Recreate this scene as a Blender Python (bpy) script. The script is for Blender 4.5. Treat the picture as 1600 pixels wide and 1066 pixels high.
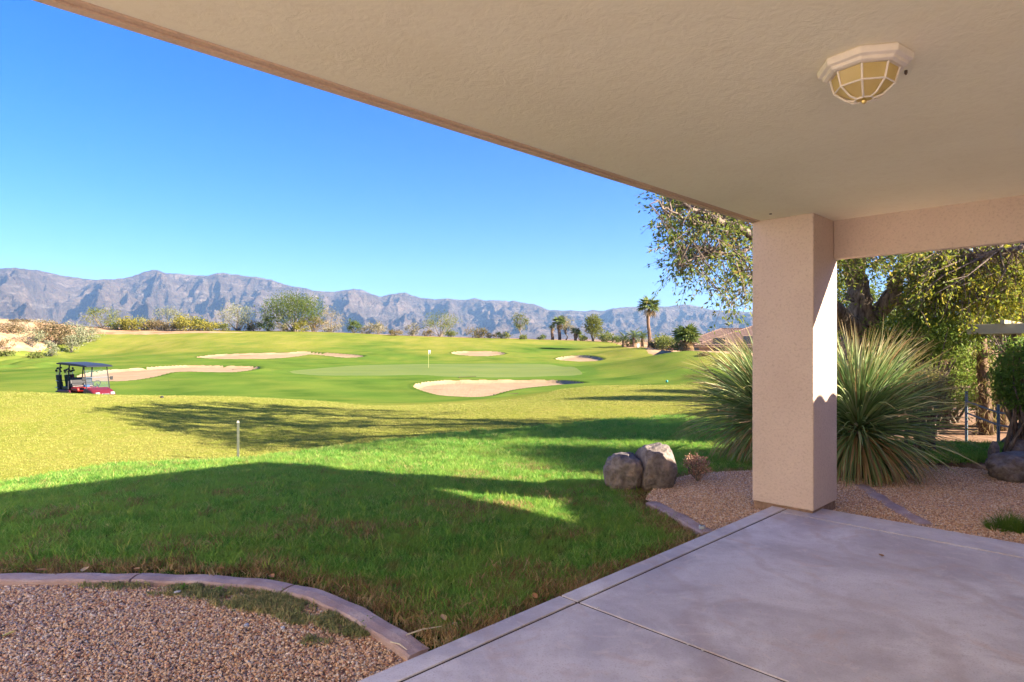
import bpy, math, random
import numpy as np
from mathutils import Vector
R = math.radians
for o in list(bpy.data.objects): bpy.data.objects.remove(o)
SC = bpy.context.scene
COL = SC.collection
# ------------------------------------------------------------------ camera, sky, sun, exposure
F = 970.0; CX = 800.0; HY = 542.0; EYE = 1.5            # the photograph's focal length and horizon, eye height
cam = bpy.data.objects.new('camera', bpy.data.cameras.new('camera')); COL.objects.link(cam)
cam.location = (0, 0, EYE); cam.rotation_euler = (R(90), 0, 0)
cam.data.sensor_width = 36; cam.data.lens = F / 1600 * 36; cam.data.shift_y = 9 / 1600
cam.data.clip_start = .05; cam.data.clip_end = 60000
SC.camera = cam
SUN_EL = 24.5
SH = (.932, -.363)                                      # horizontal direction towards the sun
w = bpy.data.worlds.new('World'); SC.world = w; w.use_nodes = True
nt = w.node_tree; bg = nt.nodes['Background']
sky = nt.nodes.new('ShaderNodeTexSky'); sky.sky_type = 'NISHITA'; sky.sun_disc = False
sky.sun_elevation = R(SUN_EL); sky.sun_rotation = math.atan2(SH[0], SH[1])
sky.air_density = 1.0; sky.dust_density = 0.2; sky.ozone_density = 2.2; sky.altitude = 600
hs = nt.nodes.new('ShaderNodeHueSaturation'); hs.inputs['Saturation'].default_value = 1.48
tn = nt.nodes.new('ShaderNodeMix'); tn.data_type = 'RGBA'; tn.blend_type = 'MULTIPLY'; tn.inputs[0].default_value = 1; tn.inputs[7].default_value = (.40, .445, .78, 1)
nt.links.new(sky.outputs[0], hs.inputs['Color']); nt.links.new(hs.outputs[0], tn.inputs[6]); nt.links.new(tn.outputs[2], bg.inputs[0])
bg.inputs[1].default_value = 0.068
sl = bpy.data.lights.new('sun', 'SUN'); sl.energy = 5.0; sl.angle = R(.5); sl.color = (1, .86, .66)
so = bpy.data.objects.new('sun', sl); COL.objects.link(so)
sdir = Vector((SH[0] * math.cos(R(SUN_EL)), SH[1] * math.cos(R(SUN_EL)), math.sin(R(SUN_EL))))
so.rotation_euler = sdir.to_track_quat('Z', 'Y').to_euler(); so.location = (20, -8, 12)
SC.view_settings.view_transform = 'Standard'; SC.view_settings.look = 'None'
SC.view_settings.exposure = 2.55; SC.view_settings.gamma = 1
SC.view_settings.use_curve_mapping = False
SC.cycles.max_bounces = 9; SC.cycles.diffuse_bounces = 6; SC.cycles.transmission_bounces = 6
SC.cycles.transparent_max_bounces = 12; SC.cycles.volume_bounces = 0
SC.cycles.use_denoising = True; SC.cycles.sample_clamp_indirect = 6
# ------------------------------------------------------------------ helpers
RNG = np.random.default_rng(7); random.seed(7)
def at(px, py, Y): return np.array([(px - CX) / F * Y, Y, EYE - (py - HY) / F * Y])
def onz(px, py, z):
    Y = (EYE - z) * F / (py - HY); return np.array([(px - CX) / F * Y, Y, z])
def link(o, parent=None):
    COL.objects.link(o)
    if parent is not None: o.parent = parent
    return o
def tag(o, label=None, cat=None, group=None, kind=None):
    for k, v in (('label', label), ('category', cat), ('group', group), ('kind', kind)):
        if v: o[k] = v
    return o
def empty(name, loc=(0, 0, 0), rz=0, label=None, cat=None, group=None, kind=None):
    o = bpy.data.objects.new(name, None); o.location = [float(c) for c in loc]; o.rotation_euler = (0, 0, rz)
    o.empty_display_size = .1
    link(o); return tag(o, label, cat, group, kind)
class MB:
    """collects geometry for one mesh"""
    def __init__(s): s.v = []; s.f = []; s.n = 0
    def add(s, v, f):
        v = [tuple(map(float, p)) for p in v]; s.v += v
        s.f += [tuple(i + s.n for i in q) for q in f]; s.n += len(v); return s
    def box(s, c, d, rz=0, taper=1.0):
        x, y, z = d[0] / 2, d[1] / 2, d[2] / 2; ca, sa = math.cos(rz), math.sin(rz)
        vs = []
        for (i, j, k) in ((-1,-1,-1),(1,-1,-1),(1,1,-1),(-1,1,-1),(-1,-1,1),(1,-1,1),(1,1,1),(-1,1,1)):
            t = taper if k > 0 else 1
            a, b = i * x * t, j * y * t
            vs.append((c[0] + a * ca - b * sa, c[1] + a * sa + b * ca, c[2] + k * z))
        return s.add(vs, [(0,3,2,1),(4,5,6,7),(0,1,5,4),(1,2,6,5),(2,3,7,6),(3,0,4,7)])
    def prism(s, poly, z0, z1):
        n = len(poly)
        a = sum(poly[i][0]*poly[(i+1)%n][1]-poly[(i+1)%n][0]*poly[i][1] for i in range(n))
        if a < 0: poly = poly[::-1]
        vs = [(p[0], p[1], z0) for p in poly] + [(p[0], p[1], z1) for p in poly]
        fs = [tuple(range(n - 1, -1, -1)), tuple(range(n, 2 * n))] + [(i, (i + 1) % n, n + (i + 1) % n, n + i) for i in range(n)]
        return s.add(vs, fs)
    def tube(s, pts, rad, sides=6, cap=True):
        pts = [np.array(p, float) for p in pts]; n = len(pts)
        if not hasattr(rad, '__len__'): rad = [rad] * n
        vs = []; ref = np.array([0.31, 0.27, .91])
        for i in range(n):
            d = pts[min(i + 1, n - 1)] - pts[max(i - 1, 0)]; d = d / (np.linalg.norm(d) + 1e-9)
            rf = ref if abs(d @ ref) < .95 else np.array([1., 0, 0])
            a = np.cross(d, rf); a /= np.linalg.norm(a); b = np.cross(d, a)
            for k in range(sides):
                t = 2 * math.pi * k / sides
                vs.append(pts[i] + rad[i] * (math.cos(t) * a + math.sin(t) * b))
        fs = []
        for i in range(n - 1):
            for k in range(sides):
                k2 = (k + 1) % sides
                fs.append((i * sides + k, i * sides + k2, (i + 1) * sides + k2, (i + 1) * sides + k))
        if cap: fs += [tuple(range(sides - 1, -1, -1)), tuple(range((n - 1) * sides, n * sides))]
        return s.add(vs, [q[::-1] for q in fs])
    def lathe(s, prof, c=(0, 0, 0), sides=16, axis='z'):
        vs = []; n = len(prof)
        for r, h in prof:
            for k in range(sides):
                t = 2 * math.pi * k / sides; p = (r * math.cos(t), r * math.sin(t), h)
                if axis == 'y': p = (p[0], p[2], -p[1])
                if axis == 'x': p = (p[2], p[0], p[1])
                vs.append((c[0] + p[0], c[1] + p[1], c[2] + p[2]))
        fs = [(i * sides + k, i * sides + (k + 1) % sides, (i + 1) * sides + (k + 1) % sides, (i + 1) * sides + k) for i in range(n - 1) for k in range(sides)]
        fs += [tuple(range(sides - 1, -1, -1)), tuple(range((n - 1) * sides, n * sides))]
        return s.add(vs, fs)
    def build(s, name, m, parent=None, smooth=False, bevel=0, seg=2, weld=False):
        me = bpy.data.meshes.new(name); me.from_pydata(s.v, [], s.f); me.update()
        if m is not None: me.materials.append(m)
        if smooth: me.polygons.foreach_set('use_smooth', [True] * len(me.polygons))
        o = bpy.data.objects.new(name, me); link(o, parent)
        if bevel:
            b = o.modifiers.new('bevel', 'BEVEL'); b.width = bevel; b.segments = seg; b.limit_method = 'ANGLE'
            b.harden_normals = False
        return o
def np_mesh(name, V, Q, m, parent=None, smooth=False, attrs=None):
    """V (n,3), Q (k,4) or (k,3) numpy arrays -> one mesh object"""
    me = bpy.data.meshes.new(name); V = np.ascontiguousarray(V, np.float32); Q = np.ascontiguousarray(Q, np.int32)
    me.vertices.add(len(V)); me.vertices.foreach_set('co', V.ravel())
    k = Q.shape[1]; me.loops.add(Q.size); me.loops.foreach_set('vertex_index', Q.ravel())
    me.polygons.add(len(Q)); me.polygons.foreach_set('loop_start', np.arange(0, Q.size, k, dtype=np.int32))
    try: me.polygons.foreach_set('loop_total', np.full(len(Q), k, np.int32))
    except Exception: pass
    me.update(calc_edges=True)
    if smooth: me.polygons.foreach_set('use_smooth', np.ones(len(Q), bool))
    for an, av in (attrs or {}).items():
        a = me.attributes.new(an, 'FLOAT', 'POINT'); a.data.foreach_set('value', np.ascontiguousarray(av, np.float32))
    if m is not None: me.materials.append(m)
    o = bpy.data.objects.new(name, me); return link(o, parent)
def hash2(ix, iy, seed):
    n = (ix.astype(np.int64) * 374761393 + iy.astype(np.int64) * 668265263 + seed * 1442695041) & 0x7fffffff
    n = ((n ^ (n >> 13)) * 1274126177) & 0x7fffffff
    return ((n ^ (n >> 16)) & 0xffff) / 65535.0
def vnoise(x, y, seed=0):
    ix = np.floor(x); iy = np.floor(y); fx = x - ix; fy = y - iy
    fx = fx * fx * fx * (fx * (fx * 6 - 15) + 10); fy = fy * fy * fy * (fy * (fy * 6 - 15) + 10)
    a = hash2(ix, iy, seed); b = hash2(ix + 1, iy, seed); c = hash2(ix, iy + 1, seed); d = hash2(ix + 1, iy + 1, seed)
    return (a + (b - a) * fx) * (1 - fy) + (c + (d - c) * fx) * fy
def fbm(x, y, seed=0, octv=4, ridged=False):
    s = 0; a = .5; tot = 0
    for i in range(octv):
        n = vnoise(x + 17.3 * i, y - 9.1 * i, seed + i)
        if ridged: n = 1 - abs(2 * n - 1)
        s = s + a * n; tot += a; a *= .5; x, y = x * 1.93 + y * .45, y * 1.93 - x * .45
    return s / tot
def sstep(a, b, x): t = np.clip((x - a) / (b - a), 0, 1); return t * t * (3 - 2 * t)
def sdf(P, poly):
    """signed distance of points (n,2) to a closed polygon, negative inside"""
    poly = np.asarray(poly, float); n = len(poly); d = np.full(len(P), 1e18); ins = np.zeros(len(P), bool)
    for i in range(n):
        a = poly[i]; b = poly[(i + 1) % n]; e = b - a; wv = P - a
        t = np.clip((wv @ e) / (e @ e + 1e-12), 0, 1)
        d = np.minimum(d, ((wv - t[:, None] * e) ** 2).sum(1))
        c = (a[1] > P[:, 1]) != (b[1] > P[:, 1])
        with np.errstate(divide='ignore', invalid='ignore'):
            xi = (b[0] - a[0]) * (P[:, 1] - a[1]) / (b[1] - a[1] + 1e-15) + a[0]
        ins ^= c & (P[:, 0] < xi)
    return np.where(ins, -1, 1) * np.sqrt(d)
# ------------------------------------------------------------------ materials
class NT:
    def __init__(s, name, rough=.8, spec=.3):
        s.m = bpy.data.materials.new(name); s.m.use_nodes = True; s.t = s.m.node_tree
        s.b = s.t.nodes['Principled BSDF']; s.out = s.t.nodes['Material Output']
        s.b.inputs['Roughness'].default_value = rough
        s.b.inputs['Specular IOR Level'].default_value = spec
        s.geo = None
    def n(s, typ, **kw):
        nd = s.t.nodes.new(typ)
        for k, v in kw.items(): setattr(nd, k, v)
        return nd
    def l(s, a, b): s.t.links.new(a, b)
    def pos(s, scale=(1, 1, 1), obj=False):
        if obj: o = s.n('ShaderNodeTexCoord').outputs['Object']
        else: o = s.n('ShaderNodeNewGeometry').outputs['Position']
        mp = s.n('ShaderNodeMapping'); mp.inputs['Scale'].default_value = scale; s.l(o, mp.inputs[0]); return mp.outputs[0]
    def noise(s, scale, detail=4, vec=None, rough=.55, dist=0):
        t = s.n('ShaderNodeTexNoise'); t.inputs['Scale'].default_value = scale; t.inputs['Detail'].default_value = detail
        t.inputs['Roughness'].default_value = rough; t.inputs['Distortion'].default_value = dist
        s.l(vec if vec is not None else s.pos(), t.inputs['Vector']); return t.outputs['Fac']
    def vor(s, scale, vec=None, feat='F1', out='Distance'):
        t = s.n('ShaderNodeTexVoronoi', feature=feat); t.inputs['Scale'].default_value = scale
        s.l(vec if vec is not None else s.pos(), t.inputs['Vector']); return t.outputs[out]
    def ramp(s, fac, stops, interp='LINEAR'):
        r = s.n('ShaderNodeValToRGB'); cr = r.color_ramp; cr.interpolation = interp
        while len(cr.elements) < len(stops): cr.elements.new(.5)
        for e, (p, c) in zip(cr.elements, stops):
            e.position = p; e.color = (c, c, c, 1) if not hasattr(c, '__len__') else (*c, 1)
        s.l(fac, r.inputs[0]); return r.outputs[0]
    def mix(s, fac, a, b, typ='MIX'):
        m = s.n('ShaderNodeMix', data_type='RGBA', blend_type=typ)
        for sock, v in ((m.inputs[0], fac), (m.inputs[6], a), (m.inputs[7], b)):
            if hasattr(v, 'default_value') or hasattr(v, 'links'): s.l(v, sock)
            elif hasattr(v, '__len__'): sock.default_value = (*v, 1)
            else: sock.default_value = v
        return m.outputs[2]
    def math(s, op, a, b=None):
        m = s.n('ShaderNodeMath', operation=op)
        for sock, v in ((m.inputs[0], a), (m.inputs[1], b)):
            if v is None: continue
            if hasattr(v, 'links'): s.l(v, sock)
            else: sock.default_value = v
        return m.outputs[0]
    def attr(s, name):
        a = s.n('ShaderNodeAttribute'); a.attribute_name = name; return a.outputs['Fac']
    def rnd(s): return s.n('ShaderNodeObjectInfo').outputs['Random']
    def col(s, c):
        if hasattr(c, 'links'): s.l(c, s.b.inputs['Base Color'])
        else: s.b.inputs['Base Color'].default_value = (*c, 1)
        return s
    def bump(s, h, strength=.3, dist=.01):
        b = s.n('ShaderNodeBump'); b.inputs['Strength'].default_value = strength; b.inputs['Distance'].default_value = dist
        s.l(h, b.inputs['Height']); s.l(b.outputs[0], s.b.inputs['Normal']); return s
    def rough(s, v): s.l(v, s.b.inputs['Roughness']); return s
    def translucent(s, col, fac=.3):
        t = s.n('ShaderNodeBsdfTranslucent'); m = s.n('ShaderNodeMixShader'); m.inputs[0].default_value = fac
        if hasattr(col, 'links'): s.l(col, t.inputs[0])
        else: t.inputs[0].default_value = (*col, 1)
        s.l(s.b.outputs[0], m.inputs[1]); s.l(t.outputs[0], m.inputs[2]); s.l(m.outputs[0], s.out.inputs[0]); return s
def plain(name, c, rough=.6, spec=.4, metal=0, var=.12, sc=12, bump=0):
    k = NT(name, rough, spec); n = k.noise(sc, 4, k.pos(obj=True))
    lo = [x * (1 - var) for x in c]; hi = [min(1, x * (1 + var)) for x in c]
    k.col(k.ramp(n, [(.3, lo), (.7, hi)])); k.b.inputs['Metallic'].default_value = metal
    if bump: k.bump(n, bump, .004)
    return k.m
def leafmat(name, stops, trans=.35, rough=.6, spec=.12):
    k = NT(name, rough, spec); c = k.ramp(k.attr('rnd'), stops)
    n = k.noise(1.3, 2); c = k.mix(k.math('MULTIPLY', n, .55), c, k.mix(.5, c, (.01, .02, .004), 'MULTIPLY'))
    c = k.mix(.0, c, c); k.col(c)
    tc = k.mix(.35, c, (.5, .6, .08)); k.translucent(tc, trans); return k.m
# the house frame: origin at the patio column's near corner, u away along the eave, v towards the garden side
A0 = np.array([2.705, 5.57]); UU = np.array([.716, .698]); VV = np.array([.698, -.716])
def hw(u, v): return tuple(A0 + u * UU + v * VV)
def hbox(mb, u0, u1, v0, v1, z0, z1): return mb.prism([hw(u0, v0), hw(u1, v0), hw(u1, v1), hw(u0, v1)], z0, z1)
# ------------------------------------------------------------------ terrain
# surveyed heights: (px, py, distance) read off the photograph's slopes
CP = [(-500,900,5),(0,900,4.3),(350,905,4.15),(620,985,3.45),
 (0,757,8.1),(187,729,9.4),(372,718,9.9),(500,704,10.9),(700,680,12.6),(860,665,14.0),(1060,650,16.0),
 (-500,760,8),(-500,640,16),(-500,607,24),
 (0,640,16),(372,655,16),(600,657,16),(860,640,17.5),
 (0,611,24),(180,617,24),(360,620,24),(563,633,24),(700,632,24),(780,628,24.5),(858,615,26),(914,604,28),(970,601.5,30),(1060,604,30),(1200,606,27),
 (-500,612,32),(0,625,32),(130,629,32),(360,624,31),(563,628,30),(700,624,33),(775,621,36),(650,612,40),(900,600,46),(970,598,44),(1060,594,45),(1200,594,45),
 (0,603,45),(130,601,45),(400,597,46),(563,601,46),(775,597,51),
 (180,592,50),(240,573,66),(330,579,58),(400,577,62),(460,582,62),(690,588,58),(910,583,62),(669,575,74),(560,577,70),(820,577,72),(690,568,89),(520,570,84),(860,568,88),
 (0,575,75),(-300,575,75),(60,552,112),(0,511,122),(-250,505,125),(60,514,132),(105,520,136),(30,528,112),(-400,545,100),(-80,535,105),(130,562,92),(300,561,92),(440,559,96),(440,551,104),(570,557,98),(310,557,100),
 (706,554,103),(748,550,108),(790,554,103),(868,562,94),(905,556,104),(942,562,94),
 (60,532,128),(150,522,136),(300,519,141),(440,519,141),(540,522,141),(650,527,141),(800,530.5,141),(950,535,136),(1005,541.5,100),(1060,549,66),(1110,558,60),(1180,568,56),(1300,574,52),
 (300,536,122),(540,538,122),(740,540,122),(900,544,120),
 (1000,586,56),(1000,566,78),(1060,577,48),(1120,580,44),(1180,584,42),(1090,556,82),(1180,556,82),(1060,552,100),(1400,575,60),(-500,500,130),
 (-300,530,200),(100,530,200),(500,539,200),(900,541,200),(1300,541,200),(1700,541,200),(1900,560,90),(1900,590,40)]
CW = [at(*c) for c in CP]
CW += [np.array(p, float) for p in ((-6,1.5,-.1),(-2,2.4,-.09),(0,5,-.1),(1.2,6.4,-.1),(1.2,7.3,-.13),(.3,5.8,-.1),(2.3,7.2,-.08),(-2.3,8.5,-.2),(-5,5.5,-.12),(-7.5,5.5,-.15),
 (3.5,7.5,-.06),(5,5.5,-.06),(2.8,9.5,-.2),(4.5,9,-.05),(6.5,9.5,.02),(6.5,12,0.0),(9,14,.1),(12,12,.1),(6,16,-.1),(9,20,-.2),(16,22,-.1),(8,3,-.06),(4,2,-.1),(12,5,0.),(20,12,.1),(5,30,-.5),(26,36,-.6))]
CW = np.array(CW)
def warp(x, y):
    r = np.hypot(x, y) + 1e-6; return np.stack([np.arctan2(x, y) * 1.15, np.log(r)], -1)
def tps(d2): return .5 * d2 * np.log(d2 + 1e-12)
def fit(P, z, lam=1e-3):
    n = len(P); d2 = ((P[:, None] - P[None]) ** 2).sum(-1); K = tps(d2) + lam * np.eye(n)
    T = np.c_[np.ones(n), P]; M = np.block([[K, T], [T.T, np.zeros((3, 3))]])
    return np.linalg.solve(M, np.r_[z, 0, 0, 0])
# fit the elevation angle seen from eye height: keeps near slopes and far slopes equally true
CQ = warp(CW[:, 0], CW[:, 1]); CR = np.hypot(CW[:, 0], CW[:, 1])
CWT = fit(CQ, (CW[:, 2] - EYE) / CR)
def base_z(x, y):
    x = np.atleast_1d(np.asarray(x, float)); y = np.atleast_1d(np.asarray(y, float)); out = np.empty(len(x))
    for i in range(0, len(x), 40000):
        Q = warp(x[i:i+40000], y[i:i+40000]); d2 = ((Q[:, None] - CQ[None]) ** 2).sum(-1)
        out[i:i+40000] = tps(d2) @ CWT[:-3] + CWT[-3] + Q @ CWT[-2:]
    r = np.hypot(x, y); z = EYE + out * r
    z = z + sstep(85, 95, r) * sstep(-.60, -.66, np.arctan2(x, y)) * ((fbm(x / 5, y / 5, 61, 4) - .5) * 2.2)
    z = z + .10 * sstep(14, 60, r) * (fbm(x / 9, y / 9, 5, 3) - .5) * 2
    far = .6 + .013 * np.maximum(r - 200, 0)
    return z * (1 - sstep(185, 235, r)) + far * sstep(185, 235, r)
def hit(px, py, rmin=6, rmax=185):
    """where the sight line through a photograph point meets the terrain"""
    Y = np.geomspace(rmin, rmax, 1500); P = np.stack([(px - CX) / F * Y, Y, EYE - (py - HY) / F * Y], -1)
    z = base_z(P[:, 0], P[:, 1]); k = np.argmax(P[:, 2] <= z)
    if P[k, 2] > z[k]: k = int(np.argmin(P[:, 2] - z))
    return P[k, 0], P[k, 1]
def poly(px, rmin=6, sub=3):
    p = np.array([hit(a, b, rmin) for a, b in px]); out = []
    n = len(p)                                              # Catmull-Rom rounding
    for i in range(n):
        a, b, c, d = p[i - 1], p[i], p[(i + 1) % n], p[(i + 2) % n]
        for k in range(sub):
            t = k / sub
            out.append(.5 * ((2 * b) + (c - a) * t + (2 * a - 5 * b + 4 * c - d) * t * t + (3 * b - a - 3 * c + d) * t ** 3))
    return np.array(out)
BUNK = [
 ('long pale sand bunker cut into the turf in front of the putting green', poly([(646,604),(653,599.5),(686,595.5),(720,594.5),(800,594),(870,594.5),(900,596.5),(914,599),(896,600.5),(869,602.5),(826,606.5),(790,612.5),(772,618),(745,621.5),(720,621),(690,619),(668,614),(653,609)], 26)),
 ('sand bunker behind the golf cart, tapering to the right', poly([(120,590),(128,585),(150,581),(175,578),(225,575),(262,572.3),(300,571),(350,572),(400,573),(406,575),(395,578),(362,582.5),(300,581.5),(270,582.5),(250,587.5),(225,592.5),(200,595.5),(175,596.5),(140,596)], 34)),
 ('thin wavy sand bunker on the far left slope', poly([(307,558),(337,554.5),(375,552.7),(410,551.8),(450,551),(477,549.6),(506,551.5),(540,553.5),(568,556),(560,558.7),(535,559),(513,556.5),(486,554.3),(468,556.7),(445,559.5),(405,561.3),(360,561.5),(325,560.5)], 70)),
 ('small oval sand bunker right of the flag', poly([(705,551.7),(715,549.7),(745,549),(777,550),(790,552.3),(780,555),(756,557),(734,556.3),(713,554.3)], 70)),
 ('rounded sand bunker farthest right behind the green', poly([(868,560.7),(880,557.4),(902,555.8),(925,556.7),(943,561),(935,564),(914,565),(891,564.6),(875,563)], 70)),
]
GREEN = poly([(452,581),(485,577),(518,574),(563,571),(610,569.8),(653,569),(720,568.6),(800,568.4),(858,569.5),(885,573.5),(908,581),(905,586),(880,587.5),(858,588),(768,590),(700,588.7),(653,586),(563,587),(495,586.5)], 45)
FAIR = np.array([hit(a, b, 20) for a, b in ((-400,609),(0,612),(180,618),(360,620),(460,625),(563,632.5),(608,634.5),(700,631.5),(780,627),(858,614.5),(914,603.5),(970,601.3),(1060,602),(1300,600))] + [(60.,60.),(70.,180.),(-140.,180.),(-120.,90.)])
LAWN = np.array([hit(a, b, 6) for a, b in ((-500,800),(-200,775),(0,757),(90,741),(187,730),(372,719),(500,705),(600,690),(700,680),(860,666),(1000,655),(1060,650))] + [(4.6,14.),(4.9,11.),(4.0,8.4),(3.0,7.4),(3.,4.),(0.,1.),(-3,0.),(-9.,0.)])
DESERT = np.array([hit(a, b, 70) for a, b in ((-500,552),(0,554),(60,548),(90,538),(120,528),(150,521.5))] + [(-60.,139.)] + [(p[0], p[1]) for p in [at(300,519,146),at(440,519,146),at(540,522,146),at(650,527,145),at(800,530,145),at(950,535,141),at(1005,541.5,104),at(1060,549,70),at(1110,558,63.5),at(1180,568,59),at(1300,574,55)]] + [(80.,60.),(400.,400.),(0.,800.),(-400.,400.),(-250.,100.)])
SOIL = np.array([(3.3,7.3),(4.1,8.2),(5.0,10.5),(4.9,14),(6.5,19),(14,28),(40,30),(40,-5),(3,-2),(3.2,5)])
def ground_z(x, y, fine=True):
    z = base_z(x, y); P = np.stack([x, y], -1); sb = np.full(len(x), 50.)
    far = np.hypot(x, y) > 20
    for _, b in BUNK:
        s = np.full(len(x), 50.)
        s[far] = sdf(P[far], b); sb = np.minimum(sb, s)
    z = z - .24 * sstep(.05, -.40, sb) + .05 * sstep(1.6, .2, sb) * (sb > 0)
    return z, sb
TH = np.radians(np.linspace(-64, 64, 440)); RR = np.geomspace(1.6, 238, 930)
T2, R2 = np.meshgrid(TH, RR); X = (R2 * np.sin(T2)).ravel(); Y = (R2 * np.cos(T2)).ravel()
def snap(X, Y, b):
    far = (np.hypot(X, Y) > 20); idx = np.where(far)[0]; P = np.stack([X[idx], Y[idx]], -1)
    s = sdf(P, b); cell = np.hypot(P[:, 0], P[:, 1]) * .0055
    k = np.abs(s) < cell * .55; idx = idx[k]; P = P[k]; s = s[k]; e = .01
    gx = (sdf(P + [e, 0], b) - s) / e; gy = (sdf(P + [0, e], b) - s) / e; g = np.hypot(gx, gy) + 1e-9
    X[idx] -= s * gx / g; Y[idx] -= s * gy / g
for _, b in BUNK: snap(X, Y, b)
snap(X, Y, GREEN)
Z, _sb = ground_z(X, Y)
nT, nR = len(TH), len(RR)
I = np.arange(nT * nR).reshape(nR, nT)
Q = np.stack([I[:-1, :-1], I[:-1, 1:], I[1:, 1:], I[1:, :-1]], -1).reshape(-1, 4)
PC = np.stack([X[Q].mean(1), Y[Q].mean(1)], -1)
P = np.stack([X, Y], -1); rad = np.hypot(X, Y)
# patio and house footprint: the ground stays below the slab
GP = [(0,.15),(600,.15)]
GPTS = [((0,640),16,.15),((300,690),14,.1),((600,690),13,.15),((900,640),20,.2),((-300,640),16,.2),((0,600),45,.6),((300,600),45,.85),((560,615),38,1),((700,600),50,1),((460,590),55,1),((950,590),55,.8),((1050,585),58,.6),((400,565),85,.9),((600,560),95,.85),((850,575),75,.8),((150,560),95,.75),((60,570),80,.7),((440,540),115,.25),((300,535),122,.2),((400,548),108,.55),((560,545),112,.6),((680,540),120,.2),((760,543),116,.4),((650,530),138,.35),((850,545),115,.75),((850,534),135,.3),((950,545),112,.3),((1000,560),95,.25),((960,570),80,.7),((1060,565),58,.45),((200,535),120,.35),((160,545),112,.5)]
G = np.array([[*at(a[0], a[1], d)[:2], v] for a, d, v in GPTS]); GQ = warp(G[:, 0], G[:, 1])
def gfield(x, y):
    out = np.empty(len(x))
    for i in range(0, len(x), 60000):
        q = warp(x[i:i+60000], y[i:i+60000]); d2 = ((q[:, None] - GQ[None]) ** 2).sum(-1) + 1e-4; wt = d2 ** -1.6
        out[i:i+60000] = (wt @ G[:, 2]) / wt.sum(1)
    return out
a_f = np.clip(sdf(P, FAIR), -3, 3); a_g = gfield(X, Y); a_l = np.clip(sdf(P, LAWN), -3, 3)
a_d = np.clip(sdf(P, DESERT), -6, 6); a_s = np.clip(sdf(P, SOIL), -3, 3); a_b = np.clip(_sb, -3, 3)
a_gr = np.clip(sdf(P, GREEN), -6, 6)
# --- ground material
k = NT('turf_ground', 1, .0)
n1 = k.noise(.35, 5, k.pos((1, .45, 1)), .6); n2 = k.noise(3.2, 4, k.pos((1, .6, 1))); n3 = k.noise(38, 3)
rough_c = k.ramp(n1, [(.3, (.15, .19, .025)), (.5, (.215, .235, .038)), (.68, (.28, .26, .06))])
rough_c = k.mix(k.ramp(n2, [(.35, 0.), (.7, .5)]), rough_c, (.26, .215, .07))
green_c = k.ramp(k.noise(.5, 4, k.pos((.5, .5, 1))), [(.3, (.06, .12, .020)), (.5, (.105, .165, .028)), (.75, (.175, .21, .038))])
gf = k.math('ADD', k.attr('g'), k.math('MULTIPLY', k.math('SUBTRACT', k.noise(.11, 6, k.pos((.55, 1, 1)), .65), .5), 1.7))
# faint mowing stripes
sw = k.n('ShaderNodeTexWave', wave_type='BANDS', bands_direction='DIAGONAL'); sw.inputs['Scale'].default_value = .09; sw.inputs['Distortion'].default_value = .6
k.l(k.pos((1, .7, 0)), sw.inputs['Vector'])
green_c = k.mix(k.math('MULTIPLY', sw.outputs['Fac'], .42), green_c, (.11, .19, .03))
edge = k.math('ADD', k.attr('fair'), k.math('MULTIPLY', k.math('SUBTRACT', n2, .5), .5))
inf = k.ramp(edge, [(.0, 1.), (.12, 0.)])
turf = k.mix(k.math('MULTIPLY', inf, k.ramp(gf, [(.15, 0.), (.75, 1.)])), rough_c, green_c)
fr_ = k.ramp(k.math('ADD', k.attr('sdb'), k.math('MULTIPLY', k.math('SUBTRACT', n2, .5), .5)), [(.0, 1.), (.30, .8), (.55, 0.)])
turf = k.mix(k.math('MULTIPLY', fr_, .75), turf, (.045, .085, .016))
coll = k.ramp(k.math('MULTIPLY', k.attr('sdgreen'), .2), [(.0, 1.), (.28, 1.), (.36, 0.)])
turf = k.mix(k.math('MULTIPLY', coll, .55), turf, (.085, .165, .028))
turf = k.mix(k.math('MULTIPLY', k.ramp(n3, [(.3, 1.), (.7, 0.)]), .45), turf, k.mix(1., turf, (.6, .6, .5), 'MULTIPLY'))
lawn_c = k.ramp(k.noise(6, 4), [(.3, (.035, .04, .012)), (.7, (.06, .085, .018))])
lawnm = k.ramp(k.math('ADD', k.attr('lawn'), k.math('MULTIPLY', k.math('SUBTRACT', n2, .5), .4)), [(.0, 1.), (.06, 0.)])
turf = k.mix(lawnm, turf, lawn_c)
soil_c = k.ramp(k.noise(9, 6), [(.3, (.17, .10, .065)), (.5, (.27, .17, .115)), (.7, (.36, .24, .17))])
turf = k.mix(k.ramp(k.math('ADD', k.attr('soil'), k.math('MULTIPLY', n2, .5)), [(.22, 1.), (.32, 0.)]), turf, soil_c)
des = k.ramp(k.noise(.25, 6), [(.3, (.22, .13, .075)), (.5, (.38, .24, .14)), (.7, (.46, .32, .20))])
des = k.mix(k.ramp(k.vor(.5, feat='F1'), [(.0, .75), (.35, 0.)]), des, (.16, .13, .07))
turf = k.mix(k.ramp(k.math('ADD', k.attr('des'), k.math('MULTIPLY', n1, 3.)), [(0, 1.), (1., 1.)]), turf, turf)
dm = k.ramp(k.math('ADD', k.attr('des'), k.math('MULTIPLY', k.math('SUBTRACT', n1, .5), 4.)), [(.0, 1.), (.25, 0.)])
turf = k.mix(dm, turf, des)
k.col(turf)
k.bump(k.math('ADD', k.math('MULTIPLY', n3, .25), k.math('MULTIPLY', n2, 1.)), .5, .03)
M_TURF = k.m
k = NT('putting_turf', .9, .15)
c = k.ramp(k.noise(.3, 4, k.pos((.4, 1, 1))), [(.3, (.11, .16, .028)), (.7, (.165, .195, .040))])
c = k.mix(k.ramp(k.noise(20, 3), [(.4, .25), (.7, 0.)]), c, (.10, .15, .03)); k.col(c); M_GREEN = k.m
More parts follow.
